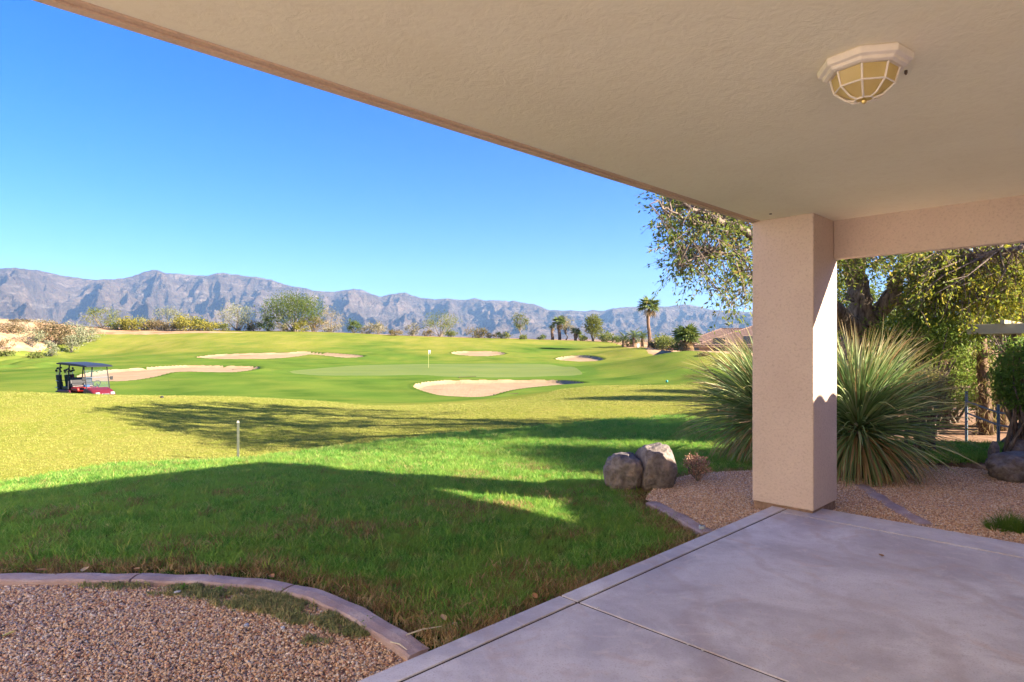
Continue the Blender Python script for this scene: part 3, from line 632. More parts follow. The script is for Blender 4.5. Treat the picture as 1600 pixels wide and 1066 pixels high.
# lower the turf a touch where the beds lie
gnd = bpy.data.objects['ground']; co = np.empty(len(gnd.data.vertices) * 3, np.float32); gnd.data.vertices.foreach_get('co', co); co = co.reshape(-1, 3)
nr = np.hypot(co[:, 0], co[:, 1]) < 12; idx = np.where(nr)[0]; P2 = co[idx][:, :2].astype(float)
PAT = [hw(.24, -.37), hw(-9, -.37), hw(-9, 5), hw(.24, 5)]
sL = sdf(P2, np.array(GL)); sR = sdf(P2, np.array(GR_)); sP = sdf(P2, np.array(PAT))
zz_ = co[idx, 2]; zz_ = np.where(sL < .03, np.minimum(zz_, -.13), zz_); zz_ = np.where(sR < .03, np.minimum(zz_, -.11), zz_); zz_ = np.where(sP < .05, np.minimum(zz_, -.22), zz_)
co[idx, 2] = zz_; gnd.data.vertices.foreach_set('co', co.ravel())
def gravel(name, poly, zb, dens, label, rg, near=None, avoid=None):
    P = fill(poly, dens, rg, .004)
    P = P[(np.abs(P[:, 0]) < P[:, 1] * .93 + .35)]
    if avoid is not None:
        for a in avoid: P = P[sdf(P, np.asarray(a)) > .0]
    n = len(P); s = rg.uniform(.008, .019, n); und = .008 * (fbm(P[:, 0] * 5, P[:, 1] * 5, 9, 2) - .5)
    z = zb + rg.uniform(0, .014, n) + und
    sc = np.stack([s, s, s], -1) * rg.uniform(.8, 1.25, (n, 3))
    rot = np.stack([rg.normal(0, .4, n), rg.normal(0, .4, n), rg.uniform(0, 6.28, n)], -1)
    return scatter(name, np.stack([P[:, 0], P[:, 1], z], -1), rot, sc, rg.integers(0, 5, n), STP, M_STONE, label)
g1 = np.random.default_rng(3)
gravel('gravel', GL, -.078, 11000, 'tan and rust coloured gravel in the left bed', g1)
COLP = [hw(.0, -.565), hw(0, 0), hw(.605, 0), hw(.605, -.565)]
gravel('gravel', GR_, -.062, 8500, 'reddish gravel around the column and right of it', g1, avoid=[COLP])
# ------------------------------------------------------------------ grass
def tuft(seed, nb=14, h=.05, wd=.0035, spread=.03, lean=.5):
    rg = random.Random(seed); vs = []; fs = []
    for i in range(nb):
        a = rg.uniform(0, 6.28); r = spread * math.sqrt(rg.random()); x, y = r * math.cos(a), r * math.sin(a)
        hh = h * rg.uniform(.6, 1.15); la = rg.uniform(0, 6.28); ln = rg.random() * lean * hh; dx, dy = math.cos(la) * ln, math.sin(la) * ln
        wa = rg.uniform(0, 3.14); wx, wy = math.cos(wa) * wd / 2, math.sin(wa) * wd / 2; n = len(vs)
        vs += [(x - wx, y - wy, 0), (x + wx, y + wy, 0), (x + dx * .35 + wx * .8, y + dy * .35 + wy * .8, hh * .6), (x + dx * .35 - wx * .8, y + dy * .35 - wy * .8, hh * .6), (x + dx, y + dy, hh)]
        fs += [(n, n + 1, n + 2, n + 3), (n + 3, n + 2, n + 4)]
    me = bpy.data.meshes.new('tuft'); me.from_pydata(vs, [], fs)
    me.polygons.foreach_set('use_smooth', [True] * len(me.polygons)); return me
k = NT('lawn_blades', .6, .2)
c = k.ramp(k.rnd(), [(0, (.04, .12, .02)), (.3, (.09, .24, .04)), (.65, (.18, .40, .07)), (.86, (.34, .48, .11)), (1, (.58, .46, .22))])
pn = k.noise(1.6, 5); c = k.mix(k.ramp(pn, [(.44, 0.), (.62, .7)]), c, (.24, .36, .07))
c = k.mix(k.ramp(k.noise(5.5, 4), [(.55, 0.), (.67, .8)]), c, (.27, .18, .075)); k.col(c); k.translucent(k.mix(.5, c, (.36, .64, .08)), .5); M_BLADE = k.m
k = NT('rough_blades', .6, .2)
c = k.ramp(k.rnd(), [(0, (.20, .24, .045)), (.5, (.27, .285, .06)), (.9, (.33, .31, .09))]); k.col(c); k.translucent(c, .3); M_RBL = k.m
LT = [tuft(i, 13, .056, .0052, .038, 1.1) for i in range(5)]
RT = [tuft(20 + i, 12, .022, .006, .05, .8) for i in range(4)]
g2 = np.random.default_rng(11)
lawn_px = LAWN[:12]
# lawn area: between curb, patio edge, mid gravel bed and the far lawn edge
area = np.vstack([LAWN]); 
def lawn_pts(r0, r1, dens):
    # uniform over the annulus sector
    a = g2.uniform(-.80, .62, int(dens * .5 * 1.42 * (r1 ** 2 - r0 ** 2))); r = np.sqrt(g2.uniform(r0 ** 2, r1 ** 2, len(a)))
    return np.stack([r * np.sin(a), r * np.cos(a)], -1)
P = np.vstack([lawn_pts(3.0, 6, 1500), lawn_pts(6, 9, 1000), lawn_pts(9, 12, 650), lawn_pts(12, 17, 420)])
jit = (fbm(P[:, 0] * 1.5, P[:, 1] * 1.5, 5, 3) - .5) * .5
sl_ = sdf(P, LAWN) + jit * (np.hypot(*P.T) > 6); sGL = sdf(P, np.array(GL)); sGR = sdf(P, np.array(GR_)); sPA = sdf(P, np.array(PAT))
cd = np.min(np.hypot(P[:, None, 0] - CURB_L[None, :, 0], P[:, None, 1] - CURB_L[None, :, 1]), axis=1)
keep = (sl_ < 0) & (sGL > 0) & (sGR > .015) & (sPA > .02) & (cd > .085)
# thin brown edge next to the concrete
keep &= ~((np.minimum(np.minimum(cd - .08, sPA), sGR) < .13) & (g2.random(len(P)) < .6))
P = P[keep]; z = base_z(P[:, 0], P[:, 1]); n = len(P); far_ = np.hypot(*P.T)
edge_ = np.minimum(np.minimum(cd[keep] - .08, sPA[keep]), sGR[keep])
s = g2.uniform(.75, 1.3, n) * (1 + .35 * sstep(6, 12, far_)) * (.55 + .45 * sstep(0, .25, edge_)) * (1 + .5 * (fbm(P[:, 0] * 3, P[:, 1] * 3, 8, 3) - .5))
scatter('lawn_grass', np.stack([P[:, 0], P[:, 1], z - .012], -1), np.stack([g2.normal(0, .2, n), g2.normal(0, .2, n), g2.uniform(0, 6.28, n)], -1), np.stack([s * 1.1, s * 1.1, s], -1), g2.integers(0, 5, n), LT, M_BLADE, 'dense green lawn grass with brown patches and a ragged edge')
print('lawn tufts', n)
# dry thatch along the cut edges, and longer uneven blades scattered through the lawn
e_ = edge_; kt = (e_ < .10 + .30 * fbm(P[:, 0] * 4, P[:, 1] * 4, 12, 2)) & (g2.random(n) < .8); bare = (fbm(P[:, 0] * 2.1, P[:, 1] * 2.1, 71, 3) > .62) & (g2.random(n) < .45) & (far_ < 9); kt |= bare
k = NT('thatch', .8, .1); c = k.ramp(k.rnd(), [(0, (.17, .10, .045)), (.5, (.34, .22, .10)), (1, (.50, .38, .20))]); k.col(c); k.translucent(c, .3); M_THA = k.m
TT = [tuft(80 + i, 16, .055, .0055, .05, 1.4) for i in range(4)]
q = P[kt] + g2.normal(0, .02, (kt.sum(), 2)); m_ = len(q); s2 = g2.uniform(.7, 1.3, m_)
scatter('dry_thatch', np.c_[q, z[kt] - .008], np.stack([g2.normal(0, .3, m_), g2.normal(0, .3, m_), g2.uniform(0, 6.28, m_)], -1), np.stack([s2, s2, s2], -1), g2.integers(0, 4, m_), TT, M_THA, 'brown dry thatch along the lawn edges and in worn patches')
kl = (g2.random(n) < .028) & (edge_ > .1); q = P[kl]; m_ = len(q); s2 = g2.uniform(.8, 1.5, m_)
k = NT('long_blades', .6, .2); c = k.ramp(k.rnd(), [(0, (.13, .24, .03)), (.7, (.28, .42, .06)), (1, (.45, .44, .12))]); k.col(c); k.translucent(k.mix(.4, c, (.5, .7, .1)), .5); M_LB = k.m
TL = [tuft(90 + i, 7, .075, .0055, .02, 1.2) for i in range(4)]
scatter('long_grass_blades', np.c_[q, z[kl] - .008], np.stack([g2.normal(0, .3, m_), g2.normal(0, .3, m_), g2.uniform(0, 6.28, m_)], -1), np.stack([s2, s2, s2], -1), g2.integers(0, 4, m_), TL, M_LB, 'scattered longer bright blades standing above the lawn')
# short rough beyond the lawn, up to the first crest
a = g2.uniform(-.80, .45, 110000); r = np.exp(g2.uniform(math.log(8.5), math.log(34), len(a))); P = np.stack([r * np.sin(a), r * np.cos(a)], -1)
P = P[(sdf(P, LAWN) > -.3) & (sdf(P, SOIL) > .1) & (sdf(P, FAIR) > 0)]; z = base_z(P[:, 0], P[:, 1]); n = len(P); s = g2.uniform(.6, 1.4, n) * (.8 + .03 * np.hypot(*P.T))
scatter('rough_grass', np.stack([P[:, 0], P[:, 1], z - .006], -1), np.stack([g2.normal(0, .2, n), g2.normal(0, .2, n), g2.uniform(0, 6.28, n)], -1), np.stack([s, s, s * .55], -1), g2.integers(0, 4, n), RT, M_RBL, 'short yellow-green rough grass sloping to the golf course')
print('rough tufts', n)
# grass mound behind the right gravel, and the tuft at the patio's right edge
def blob(cx, cy, rx, ry, n, h, name, label, mat=M_BLADE, zoff=0):
    a = g2.uniform(0, 6.28, n); r = np.sqrt(g2.random(n)); P = np.stack([cx + rx * r * np.cos(a), cy + ry * r * np.sin(a)], -1); z = base_z(P[:, 0], P[:, 1]) + zoff
    s = g2.uniform(.8, 1.3, n) * h
    return scatter(name, np.stack([P[:, 0], P[:, 1], z - .01], -1), np.stack([g2.normal(0, .3, n), g2.normal(0, .3, n), g2.uniform(0, 6.28, n)], -1), np.stack([s, s, s], -1), g2.integers(0, 5, n), LT, mat, label)
p = onz(1500, 715, -.05); blob(p[0] - .6, p[1], 1.5, .75, 3200, 1.2, 'grass_patch', 'dark green grass patch between spiky plant and the right boulder', zoff=.03)
p = onz(1330, 715, -.05); blob(p[0] - .3, p[1] + .3, .8, .5, 1500, 1.3, 'grass_patch', 'grass behind the spiky plant beside the column', zoff=.03)
# low creeping weeds on the left gravel, along the curb
WT = [tuft(40 + i, 12, .030, .007, .040, 1.5) for i in range(4)]
for me_ in WT: pass
k = NT('creeping_weed', .7, .2); c = k.ramp(k.rnd(), [(0, (.16, .19, .08)), (.6, (.30, .32, .14)), (1, (.48, .38, .19))]); k.col(c); k.translucent(c, .25); M_WEED = k.m
PW = []
for (px, py, rx, ry, n) in ((150,912,60,5,60),(240,916,110,6,420),(300,922,90,10,560),(390,932,85,18,800),(440,942,70,16,800),(490,955,65,22,1000),(545,974,45,17,500),(560,985,22,8,160),(330,915,40,5,220),(500,1000,30,5,60)):
    a = g2.uniform(0, 6.28, n); r = np.sqrt(g2.random(n)); PW += [onz(px + rx * r[i] * math.cos(a[i]), py + ry * r[i] * math.sin(a[i]), -.06)[:2] for i in range(n)]
PW = np.array(PW); PW = PW[sdf(PW, np.array(GL)) < -.06]; PW = PW[fbm(PW[:, 0] * 9, PW[:, 1] * 9, 33, 3) + g2.normal(0, .15, len(PW)) > .52]; n = len(PW); s = g2.uniform(.3, 1.1, n)
scatter('creeping_weeds', np.c_[PW, np.full(n, -.062)], np.stack([g2.normal(0, .2, n), g2.normal(0, .2, n), g2.uniform(0, 6.28, n)], -1), np.stack([s, s, s], -1), g2.integers(0, 4, n), WT, M_WEED, 'low green weeds creeping over the gravel beside the curb')
# brighter leafy weed clump
k = NT('weed_leaf', .6, .3); k.col((.12, .24, .03)); k.translucent((.2, .4, .04), .3); M_WL = k.m
for (px, py, lb) in ((288, 922, 'bright green weed sprouting by the curb in the left gravel'), (345, 924, 'small bright green weed right of the larger one by the curb'), (575, 975, 'small leafy weed at the right tip of the creeping weeds')):
    c = onz(px, py, -.06); rt = empty('weed', c, 0, lb, 'weed'); rg = random.Random(px)
    mb = MB()
    for i in range(16):
        a = rg.uniform(0, 6.28); L = rg.uniform(.03, .06); w_ = .004; h_ = rg.uniform(.015, .04); ca, sa = math.cos(a), math.sin(a)
        mb.add([(0, 0, 0), (ca * L * .5 - sa * w_, sa * L * .5 + ca * w_, h_), (ca * L, sa * L, h_ * .8), (ca * L * .5 + sa * w_, sa * L * .5 - ca * w_, h_)], [(0, 1, 2, 3)])
    mb.build('leaves', M_WL, rt)
k = NT('tall_tuft', .6, .2); c = k.ramp(k.rnd(), [(0, (.06, .13, .02)), (1, (.14, .24, .03))]); k.col(c); k.translucent(c, .35); M_TT = k.m
BT = [tuft(60 + i, 26, .20, .006, .03, 1.1) for i in range(3)]
for me_ in BT: me_.materials.append(M_TT)
a = g2.uniform(0, 6.28, 60); r = np.sqrt(g2.random(60)); P = np.stack([hw(.42, 1.3)[0] + 0 * a, hw(.42, 1.3)[1] + 0 * a], -1)
cc = onz(1585, 832, -.06)[:2] + np.array([.12, .05]); P = cc + np.stack([.30 * r * np.cos(a), .14 * r * np.sin(a)], -1); n = len(P); s = g2.uniform(.4, .85, n)
scatter('grass_clump', np.c_[P, np.full(n, -.065)], np.stack([g2.normal(0, .3, n), g2.normal(0, .3, n), g2.uniform(0, 6.28, n)], -1), np.stack([s, s, s], -1), g2.integers(0, 3, n), BT, M_TT, 'bright grass clump growing at the right edge of the patio')
# ------------------------------------------------------------------ leaves, trees and bushes
def leaf_cloud(P, L, W, rg, up=0.0, droop=0.0, dirs=None):
    """one diamond leaf per point; returns V, Q, rnd"""
    n = len(P); L = np.broadcast_to(L, n) * rg.uniform(.65, 1.25, n); W = np.broadcast_to(W, n) * rg.uniform(.7, 1.2, n)
    a = rg.normal(0, 1, (n, 3)) if dirs is None else dirs + rg.normal(0, .45, (n, 3)); a[:, 2] += up - droop; a /= np.linalg.norm(a, axis=1)[:, None]
    b = np.cross(a, rg.normal(0, 1, (n, 3))); b /= np.linalg.norm(b, axis=1)[:, None] + 1e-9; c = np.cross(a, b)
    P = np.asarray(P); V = np.stack([P, P + a * (L * .45)[:, None] + b * (W / 2)[:, None] + c * (L * .06)[:, None], P + a * L[:, None] - c * (L * .08)[:, None], P + a * (L * .45)[:, None] - b * (W / 2)[:, None] + c * (L * .06)[:, None]], 1).reshape(-1, 3)
    return V, np.arange(4 * n).reshape(n, 4), np.repeat(rg.random(n), 4)
def crown_pts(c, rad, ncl, per, rg, cl=.22, lower=-.6, shell=.35, gaps=0.):
    """clumps inside an uneven ellipsoid"""
    c = np.array(c, float); rad = np.array(rad, float); d = rg.normal(0, 1, (ncl * 3, 3)); d /= np.linalg.norm(d, axis=1)[:, None]
    d = d[d[:, 2] > lower][:ncl]; r = (shell + (1 - shell) * rg.random(len(d)) ** .6) * (.78 + .4 * vnoise(d[:, 0] * 2.3 + c[0], d[:, 1] * 2.3 + d[:, 2] * 1.7 + c[1], 3))
    C = c + d * r[:, None] * rad; s = rad.mean() * cl
    P = (C[:, None] + rg.normal(0, 1, (len(C), per, 3)) * s * np.array([1, 1, .7])).reshape(-1, 3); return P, C
def bark(name, lo, hi, sc=14):
    k = NT(name, .95, .1); p = k.pos((1, 1, .22)); n = k.noise(sc, 6, p, .65, .8); k.col(k.ramp(n, [(.35, lo), (.65, hi)])); k.bump(n, .9, .03); return k.m
M_BARK = bark('dark_bark', (.06, .046, .038), (.30, .235, .19), 16)
M_BARK2 = bark('grey_bark', (.12, .10, .08), (.26, .22, .18))
M_PBARK = bark('palm_bark', (.09, .055, .038), (.22, .145, .10), 4)
LEAF = dict(
 palo=leafmat('palo_leaf', [(0, (.09, .12, .03)), (.6, (.16, .18, .05)), (1, (.24, .24, .09))]),
 mesq=leafmat('mesquite_leaf', [(0, (.045, .075, .022)), (.6, (.09, .13, .035)), (1, (.16, .18, .06))]),
 sage=leafmat('sage_leaf', [(0, (.16, .18, .11)), (1, (.33, .33, .22))]),
 yellow=leafmat('yellow_shrub_leaf', [(0, (.16, .16, .03)), (1, (.34, .29, .06))]),
 brown=leafmat('dry_shrub_leaf', [(0, (.12, .085, .05)), (1, (.26, .19, .11))]),
 grey=leafmat('grey_twig_leaf', [(0, (.20, .17, .12)), (1, (.36, .31, .22))]),
 pine=leafmat('pine_needle', [(0, (.07, .09, .02)), (1, (.18, .18, .05))]),
 olea=leafmat('oleander_leaf', [(0, (.08, .14, .03)), (.6, (.15, .26, .05)), (1, (.32, .38, .09))]),
 sunlit_gold=leafmat('sunlit_leaf', [(0, (.10, .15, .02)), (.35, (.19, .24, .03)), (.7, (.42, .38, .04)), (1, (.62, .46, .07))], .35),
 bigtree=leafmat('acacia_leaf', [(0, (.06, .10, .025)), (.55, (.11, .165, .035)), (.85, (.20, .21, .05)), (1, (.40, .26, .09))], .35),
 soft=leafmat('feathery_leaf', [(0, (.08, .17, .03)), (1, (.17, .30, .06))], .35),
 pink=leafmat('pink_petal', [(0, (.60, .28, .28)), (1, (.80, .48, .48))], .3),
 palm=leafmat('palm_leaf', [(0, (.06, .095, .025)), (.6, (.12, .17, .04)), (1, (.22, .24, .08))], .2),
 dead=leafmat('dead_frond', [(0, (.22, .14, .07)), (1, (.36, .25, .14))], .2))
def plant(px, pyb, Y, pw, ph, kind, name, label, cat, group=None, n=1500, leaf=.22, trunk=0, stems=5, asp=.45, shape=(1, 1), lower=-.55, ncl=None, shell=.35, seed=None, cl=.2, zoff=0, tilt=0):
    """a shrub or small tree; base at (px, pyb), pw x ph in the photograph's pixels at distance Y"""
    rg = np.random.default_rng(seed if seed is not None else int(px * 7 + pyb)); b = at(px, pyb, Y); b[2] = base_z(b[0], b[1])[0] - .05 + zoff
    top = EYE - (pyb - ph - HY) / F * Y; H = max(top - b[2], .3); Wd = pw / F * Y
    root = empty(name, b, 0, label, cat, group)
    cz = H * (.5 + trunk * .5); rz = H * (.5 - trunk * .42)
    ncl = ncl or max(14, n // 26)
    P, C = crown_pts((0, 0, cz), (Wd / 2 * .92, Wd / 2 * .85, rz), ncl, n // ncl, rg, cl, lower, shell)
    P = P[P[:, 2] > .02]; V_, Q_, r_ = leaf_cloud(P, leaf, leaf * asp, rg, .2)
    o = np_mesh('crown', V_, Q_, LEAF[kind], root, attrs=dict(rnd=r_)); o['kind'] = 'stuff'
    mb = MB(); rr = max(.025, H * .018)
    if trunk > .25:
        mb.tube([(0, 0, -.1), (rg.normal(0, .03) * H, 0, H * trunk * .5), (tilt * H, 0, H * trunk), (tilt * H, 0, H * .8)], [rr * 1.7, rr * 1.2, rr, rr * .4], 6)
        cc = C[rg.permutation(len(C))[:stems * 3]]
        for q in cc: mb.tube([(tilt * H, 0, H * trunk * rg.uniform(.8, 1.1)), (q * .55 + np.array([0, 0, H * trunk * .4])), q], [rr * .6, rr * .4, rr * .15], 4, False)
    else:
        for q in C[rg.permutation(len(C))[:stems * 2]]:
            mb.tube([(rg.normal(0, .06) * Wd * .5, rg.normal(0, .04) * Wd * .5, -.05), q * np.array([.55, .55, .45]), q], [rr, rr * .7, rr * .2], 4, False)
    mb.build('trunk' if trunk > .25 else 'stems', M_BARK2, root, smooth=True)
    return root
G_SH = 'desert shrubs along the ridge beyond the course'; G_TR = 'desert trees along the ridge beyond the course'
shr = [  # px, base, dist, w, h, kind, n, leaf, label
 (85,536,118,60,34,'brown',1500,.5,'reddish brown desert bush on the dirt bank at the far left'),
 (120,533,122,52,28,'sage',1300,.42,'pale sage bush between the brown bush and the turf edge'),
 (112,530,116,22,10,'sage',500,.35,'low silvery shrub at the edge of the left turf'),
 (80,545,108,26,12,'sage',500,.35,'small silvery shrub on the sand below the brown bush'),
 (30,526,135,40,16,'brown',600,.4,'low dry shrub low on the far left dirt bank'),
 (58,553,100,24,8,'palo',400,.35,'tiny green shrub at the left end of the dirt bank'),
 (10,553,99,30,7,'palo',400,.35,'tiny green shrub at the picture edge on the dirt bank'),
 (210,521,146,56,24,'yellow',1300,.5,'yellow shrub row segment just right of the pale palo tree'),
 (245,520,147,36,20,'brown',900,.45,'dry tan shrub between the yellow bushes'),
 (292,520,146,50,27,'yellow',1400,.5,'brightest yellow-green shrub left of the grey willowy tree'),
 (328,521,145,44,20,'yellow',1000,.45,'low yellow shrub right of the brightest yellow bush'),
 (352,520,145,22,14,'palo',400,.4,'small round green shrub at the foot of the grey willowy tree'),
 (490,519,150,46,28,'brown',900,.45,'dry brown shrub under the right side of the big round mesquite'),
 (553,524,146,26,24,'mesq',700,.42,'small dark round bush alone right of the mesquite'),
 (590,526,147,40,22,'grey',700,.4,'bare grey twiggy shrub right of the small dark bush'),
 (618,527,143,26,11,'brown',500,.4,'low rusty brown cushion shrub on the crest'),
 (645,528,146,26,24,'grey',500,.4,'thin grey shrub left of the pale two-lobed tree'),
 (745,530,147,44,18,'brown',800,.42,'low brown shrub right of the pale two-lobed tree'),
 (786,531,146,30,12,'palo',500,.4,'low green shrub left of the tall thin pine'),
 (847,532,145,18,8,'mesq',300,.35,'tiny dark green shrub between the pine and the palms'),
 (948,536,140,32,18,'palo',700,.42,'rounded pale green bush right of the bushy pine'),
 (1045,547,98,44,24,'palo',900,.42,'olive shrub between the tall palm and the short palm'),
 (1025,544,102,26,14,'brown',500,.4,'dry shrub at the foot of the tall palm'),
 (962,538,136,26,12,'mesq',400,.4,'small dark shrub left of the feather palms')]
shr += [
 (18,523,118,50,16,'brown',700,.4,'reddish dry scrub on the sandy bank at the picture edge'),(48,527,112,44,14,'sage',600,.36,'pale scrub in the middle of the sandy bank'),
 (8,538,106,30,9,'brown',350,.3,'tiny dry scrub low on the sandy bank'),(70,513,130,40,10,'brown',500,.36,'thin brown scrub on top of the sandy bank'),
 (138,526,128,40,20,'sage',700,.4,'silver scrub right of the brown bank bush'),(25,511,123,50,9,'grey',500,.34,'grey scrub along the top of the sandy bank'),
 (62,524,150,50,18,'grey',700,.4,'faint grey scrub far behind the dirt bank'),(185,520,146,34,17,'palo',800,.4,'pale green scrub at the foot of the leftmost palo verde'),
 (228,519,149,30,22,'sage',700,.4,'sage green scrub between the yellow row and the silver tree'),(268,519,147,34,14,'brown',700,.38,'dark brown scrub under the silver green tree'),
 (310,519,147,26,22,'palo',700,.4,'olive scrub between the two brightest yellow shrubs'),(398,519,148,34,18,'brown',700,.4,'dry scrub left of the big round mesquite'),
 (418,519,146,30,26,'mesq',900,.42,'dark scrub under the left edge of the big mesquite'),(440,519,145,24,14,'grey',500,.36,'grey scrub under the big mesquite'),
 (470,519,145,30,18,'yellow',700,.4,'yellowish scrub at the foot of the big mesquite'),(520,521,147,36,14,'grey',500,.36,'pale dead scrub right of the big mesquite'),
 (573,525,148,30,16,'grey',500,.36,'pale straw scrub right of the small dark bush'),(668,529,147,24,14,'brown',400,.36,'brown scrub at the left foot of the pale two-lobed tree'),
 (705,530,146,26,14,'palo',500,.38,'olive scrub at the right foot of the pale two-lobed tree'),(768,531,147,22,9,'brown',300,.36,'thin brown scrub left of the low green shrub'),
 (818,533,142,18,10,'palo',300,.36,'small scrub at the foot of the tall thin pine'),(912,535,143,16,10,'palo',300,.36,'small scrub left of the conical pine'),
 (985,541,119,30,12,'mesq',500,.36,'dark scrub at the foot of the feather palms'),(1035,545,101,26,22,'yellow',700,.36,'yellow-olive scrub right of the tall palm'),
 (1098,560,61,24,7,'brown',300,.2,'low brown scrub under the short fan palm')]
for (px, pb, Y, w_, h_, kd, n, lf, lb) in shr: plant(px, pb, Y, w_, h_, kd, 'shrub', lb, 'shrub', G_SH, n, lf, seed=int(px), lower=-.95)
trs = [
 (160,522,148,62,42,'palo',1500,.36,.12,.55,'wispy pale green palo verde at the left end of the ridge'),
 (262,519,152,58,40,'sage',1300,.36,.12,.5,'silver green tree behind the yellow shrubs'),
 (371,519,149,62,46,'sage',2000,.36,.14,.5,'grey-green willowy tree left of the big round mesquite'),
 (458,519,147,112,62,'mesq',7000,.42,.12,.25,'big round dark green mesquite tree, largest on the ridge'),
 (515,520,152,56,40,'grey',900,.34,.15,.5,'thin pale tree right beside the big mesquite'),
 (688,530,148,64,44,'palo',1700,.34,.18,.5,'pale two-lobed palo verde near the middle of the ridge'),
 (812,532,143,30,46,'pine',900,.34,.30,.3,'tall thin pine standing left of the palm trees'),
 (884,534,147,30,42,'grey',900,.36,.25,.4,'thin grey-leaved tree between the two small palms'),
 (927,534,143,32,46,'pine',2600,.42,.12,.2,'dense conical pine right of the small palms')]
for (px, pb, Y, w_, h_, kd, n, lf, tr, sh_, lb) in trs:
    plant(px, pb, Y, w_, h_, kd, 'ridge_tree', lb, 'tree', G_TR, n, lf, trunk=tr if tr < .2 else max(tr, .26), stems=6, seed=int(px), shell=sh_, cl=.17, lower=-.95)
plant(905, 534, 150, 14, 16, 'palm', 'shrub', 'small green bush under the right small palm', 'shrub', G_SH, 300, .4)
# ---- palms
def fan_leaf(n=12, r=1.0, petiole=.45, fold=.25, droop=.35):
    vs = [(0, 0, 0), (.012, 0, 0), (petiole, .012, .02), (petiole, -.012, .02)]; fs = [(0, 1, 2, 3)]
    for i in range(n):
        a = (i / (n - 1) - .5) * R(250); da = R(250) / n * .46; k0 = len(vs)
        L = r * (1 - .25 * abs(a) / 2.2); x, y = math.cos(a), math.sin(a); lx, ly = math.cos(a + da), math.sin(a + da); rx, ry = math.cos(a - da), math.sin(a - da)
        vs += [(petiole, 0, .02), (petiole + lx * L * .5, ly * L * .5, -.02), (petiole + x * L, y * L, -droop * L * .6), (petiole + rx * L * .5, ry * L * .5, -.02), (petiole + x * L * .55, y * L * .55, .03)]
        fs += [(k0, k0 + 1, k0 + 4), (k0 + 1, k0 + 2, k0 + 4), (k0 + 2, k0 + 3, k0 + 4), (k0 + 3, k0, k0 + 4)]
    return np.array(vs), fs
def feather_leaf(n=14, L=1.0):
    vs = []; fs = []
    for i in range(n):
        t = (i + 1) / n; x = L * t; z = .55 * L * t - .75 * L * t * t; w_ = .26 * L * math.sin(math.pi * min(1, t * .9 + .1))
        for s in (-1, 1):
            k0 = len(vs); vs += [(x - .03 * L, 0, z), (x + .02 * L, 0, z), (x + .12 * L, s * w_, z - .10 * L)]; fs.append((k0, k0 + 1, k0 + 2) if s < 0 else (k0 + 1, k0, k0 + 2))
    k0 = len(vs)
    for i in range(n): t = (i + 1) / n; x = L * t; z = .55 * L * t - .75 * L * t * t; vs += [(x, -.008 * L, z), (x, .008 * L, z)]
    for i in range(n - 1): fs.append((k0 + 2 * i, k0 + 2 * i + 1, k0 + 2 * i + 3, k0 + 2 * i + 2))
    return np.array(vs), fs
def palm(px, pyb, Y, ptop, cr, label, kind='fan', nf=26, tr=.22, dead=8, group='fan palms on the ridge', skirt=False):
    rg = np.random.default_rng(int(px * 3)); b = at(px, pyb, Y); b[2] = min(b[2], base_z(b[0], b[1])[0] + .3) - .1
    H = EYE - (ptop - HY) / F * Y - b[2]; rad_ = cr / F * Y
    root = empty('palm_tree', b, 0, label, 'palm tree', group)
    zt = H - rad_ * .75; mb = MB(); m_ = 14
    ztk = max(zt, .35)
    mb.tube([(.02 * ztk * math.sin(i * .5), 0, ztk * i / m_) for i in range(m_ + 1)], [tr * (1.25 - .35 * i / m_) * (1 + .08 * (i % 2)) for i in range(m_ + 1)], 9); mb.build('trunk', M_PBARK, root, smooth=False)
    base_v, base_f = fan_leaf(r=.62) if kind == 'fan' else feather_leaf()
    me = []
    for mat in (LEAF['palm'], LEAF['dead']):
        ms = bpy.data.meshes.new('frond'); ms.from_pydata([tuple(v) for v in base_v], [], base_f); a = ms.attributes.new('rnd', 'FLOAT', 'POINT'); a.data.foreach_set('value', np.repeat(rg.random(len(base_v) // 5 + 1), 5)[:len(base_v)].astype(np.float32)); ms.materials.append(mat); me.append(ms)
    for i in range(nf + dead):
        dd = i >= nf; o = bpy.data.objects.new('frond', me[1 if dd else 0]); link(o, root); e = rg.uniform(-.5, 1.25) if not dd else rg.uniform(-1.45, -.9)
        if not dd: e = math.asin(max(-.6, min(.98, -0.45 + 1.4 * (i + .5) / nf)))
        o.location = (0, 0, ztk - (.1 * rad_ if dd else 0)); o.rotation_euler = (rg.normal(0, .25), -e, i * 2.4 + rg.normal(0, .2)); s = rad_ * rg.uniform(.82, 1.05); o.scale = (s, s, s)
    return root
palm(1014, 544, 112, 463, 20, 'tall slender fan palm rising above the ridge at right', nf=28, tr=.27, dead=2)
palm(874, 534, 146, 493, 13, 'middle small palm, tallest of the three left of the bushy pine', nf=20, tr=.32, dead=4)
palm(863, 534, 146, 506, 7, 'thinnest leaning palm at the left of the three small ones', nf=12, tr=.3, dead=4)
palm(899, 535, 144, 511, 10, 'right small palm beside the conical pine', nf=16, tr=.3, dead=4)
palm(1073, 556, 69, 507, 25, 'short full fan palm in front of the tiled house', nf=40, tr=.26, dead=22)
for (px, pt, cr, lb) in ((975, 519, 15, 'left feather palm of the low cluster on the ridge'), (990, 514, 17, 'middle feather palm of the low cluster, tallest of them'), (1004, 516, 15, 'right feather palm of the low cluster beside the tall palm')):
    palm(px, 541, 118, pt, cr, lb, 'feather', 22, .25, 3, 'low feather palms on the ridge')
# tiny distant utility boxes
tag(MB().box((*at(997, 541, 112)[:2], base_z(*at(997, 541, 112)[:2])[0] + .4), (.35, .35, .9)).build('utility_post', plain('pale_post', (.6, .55, .48)), bevel=.02), 'small pale post beside the tall palm', 'post')
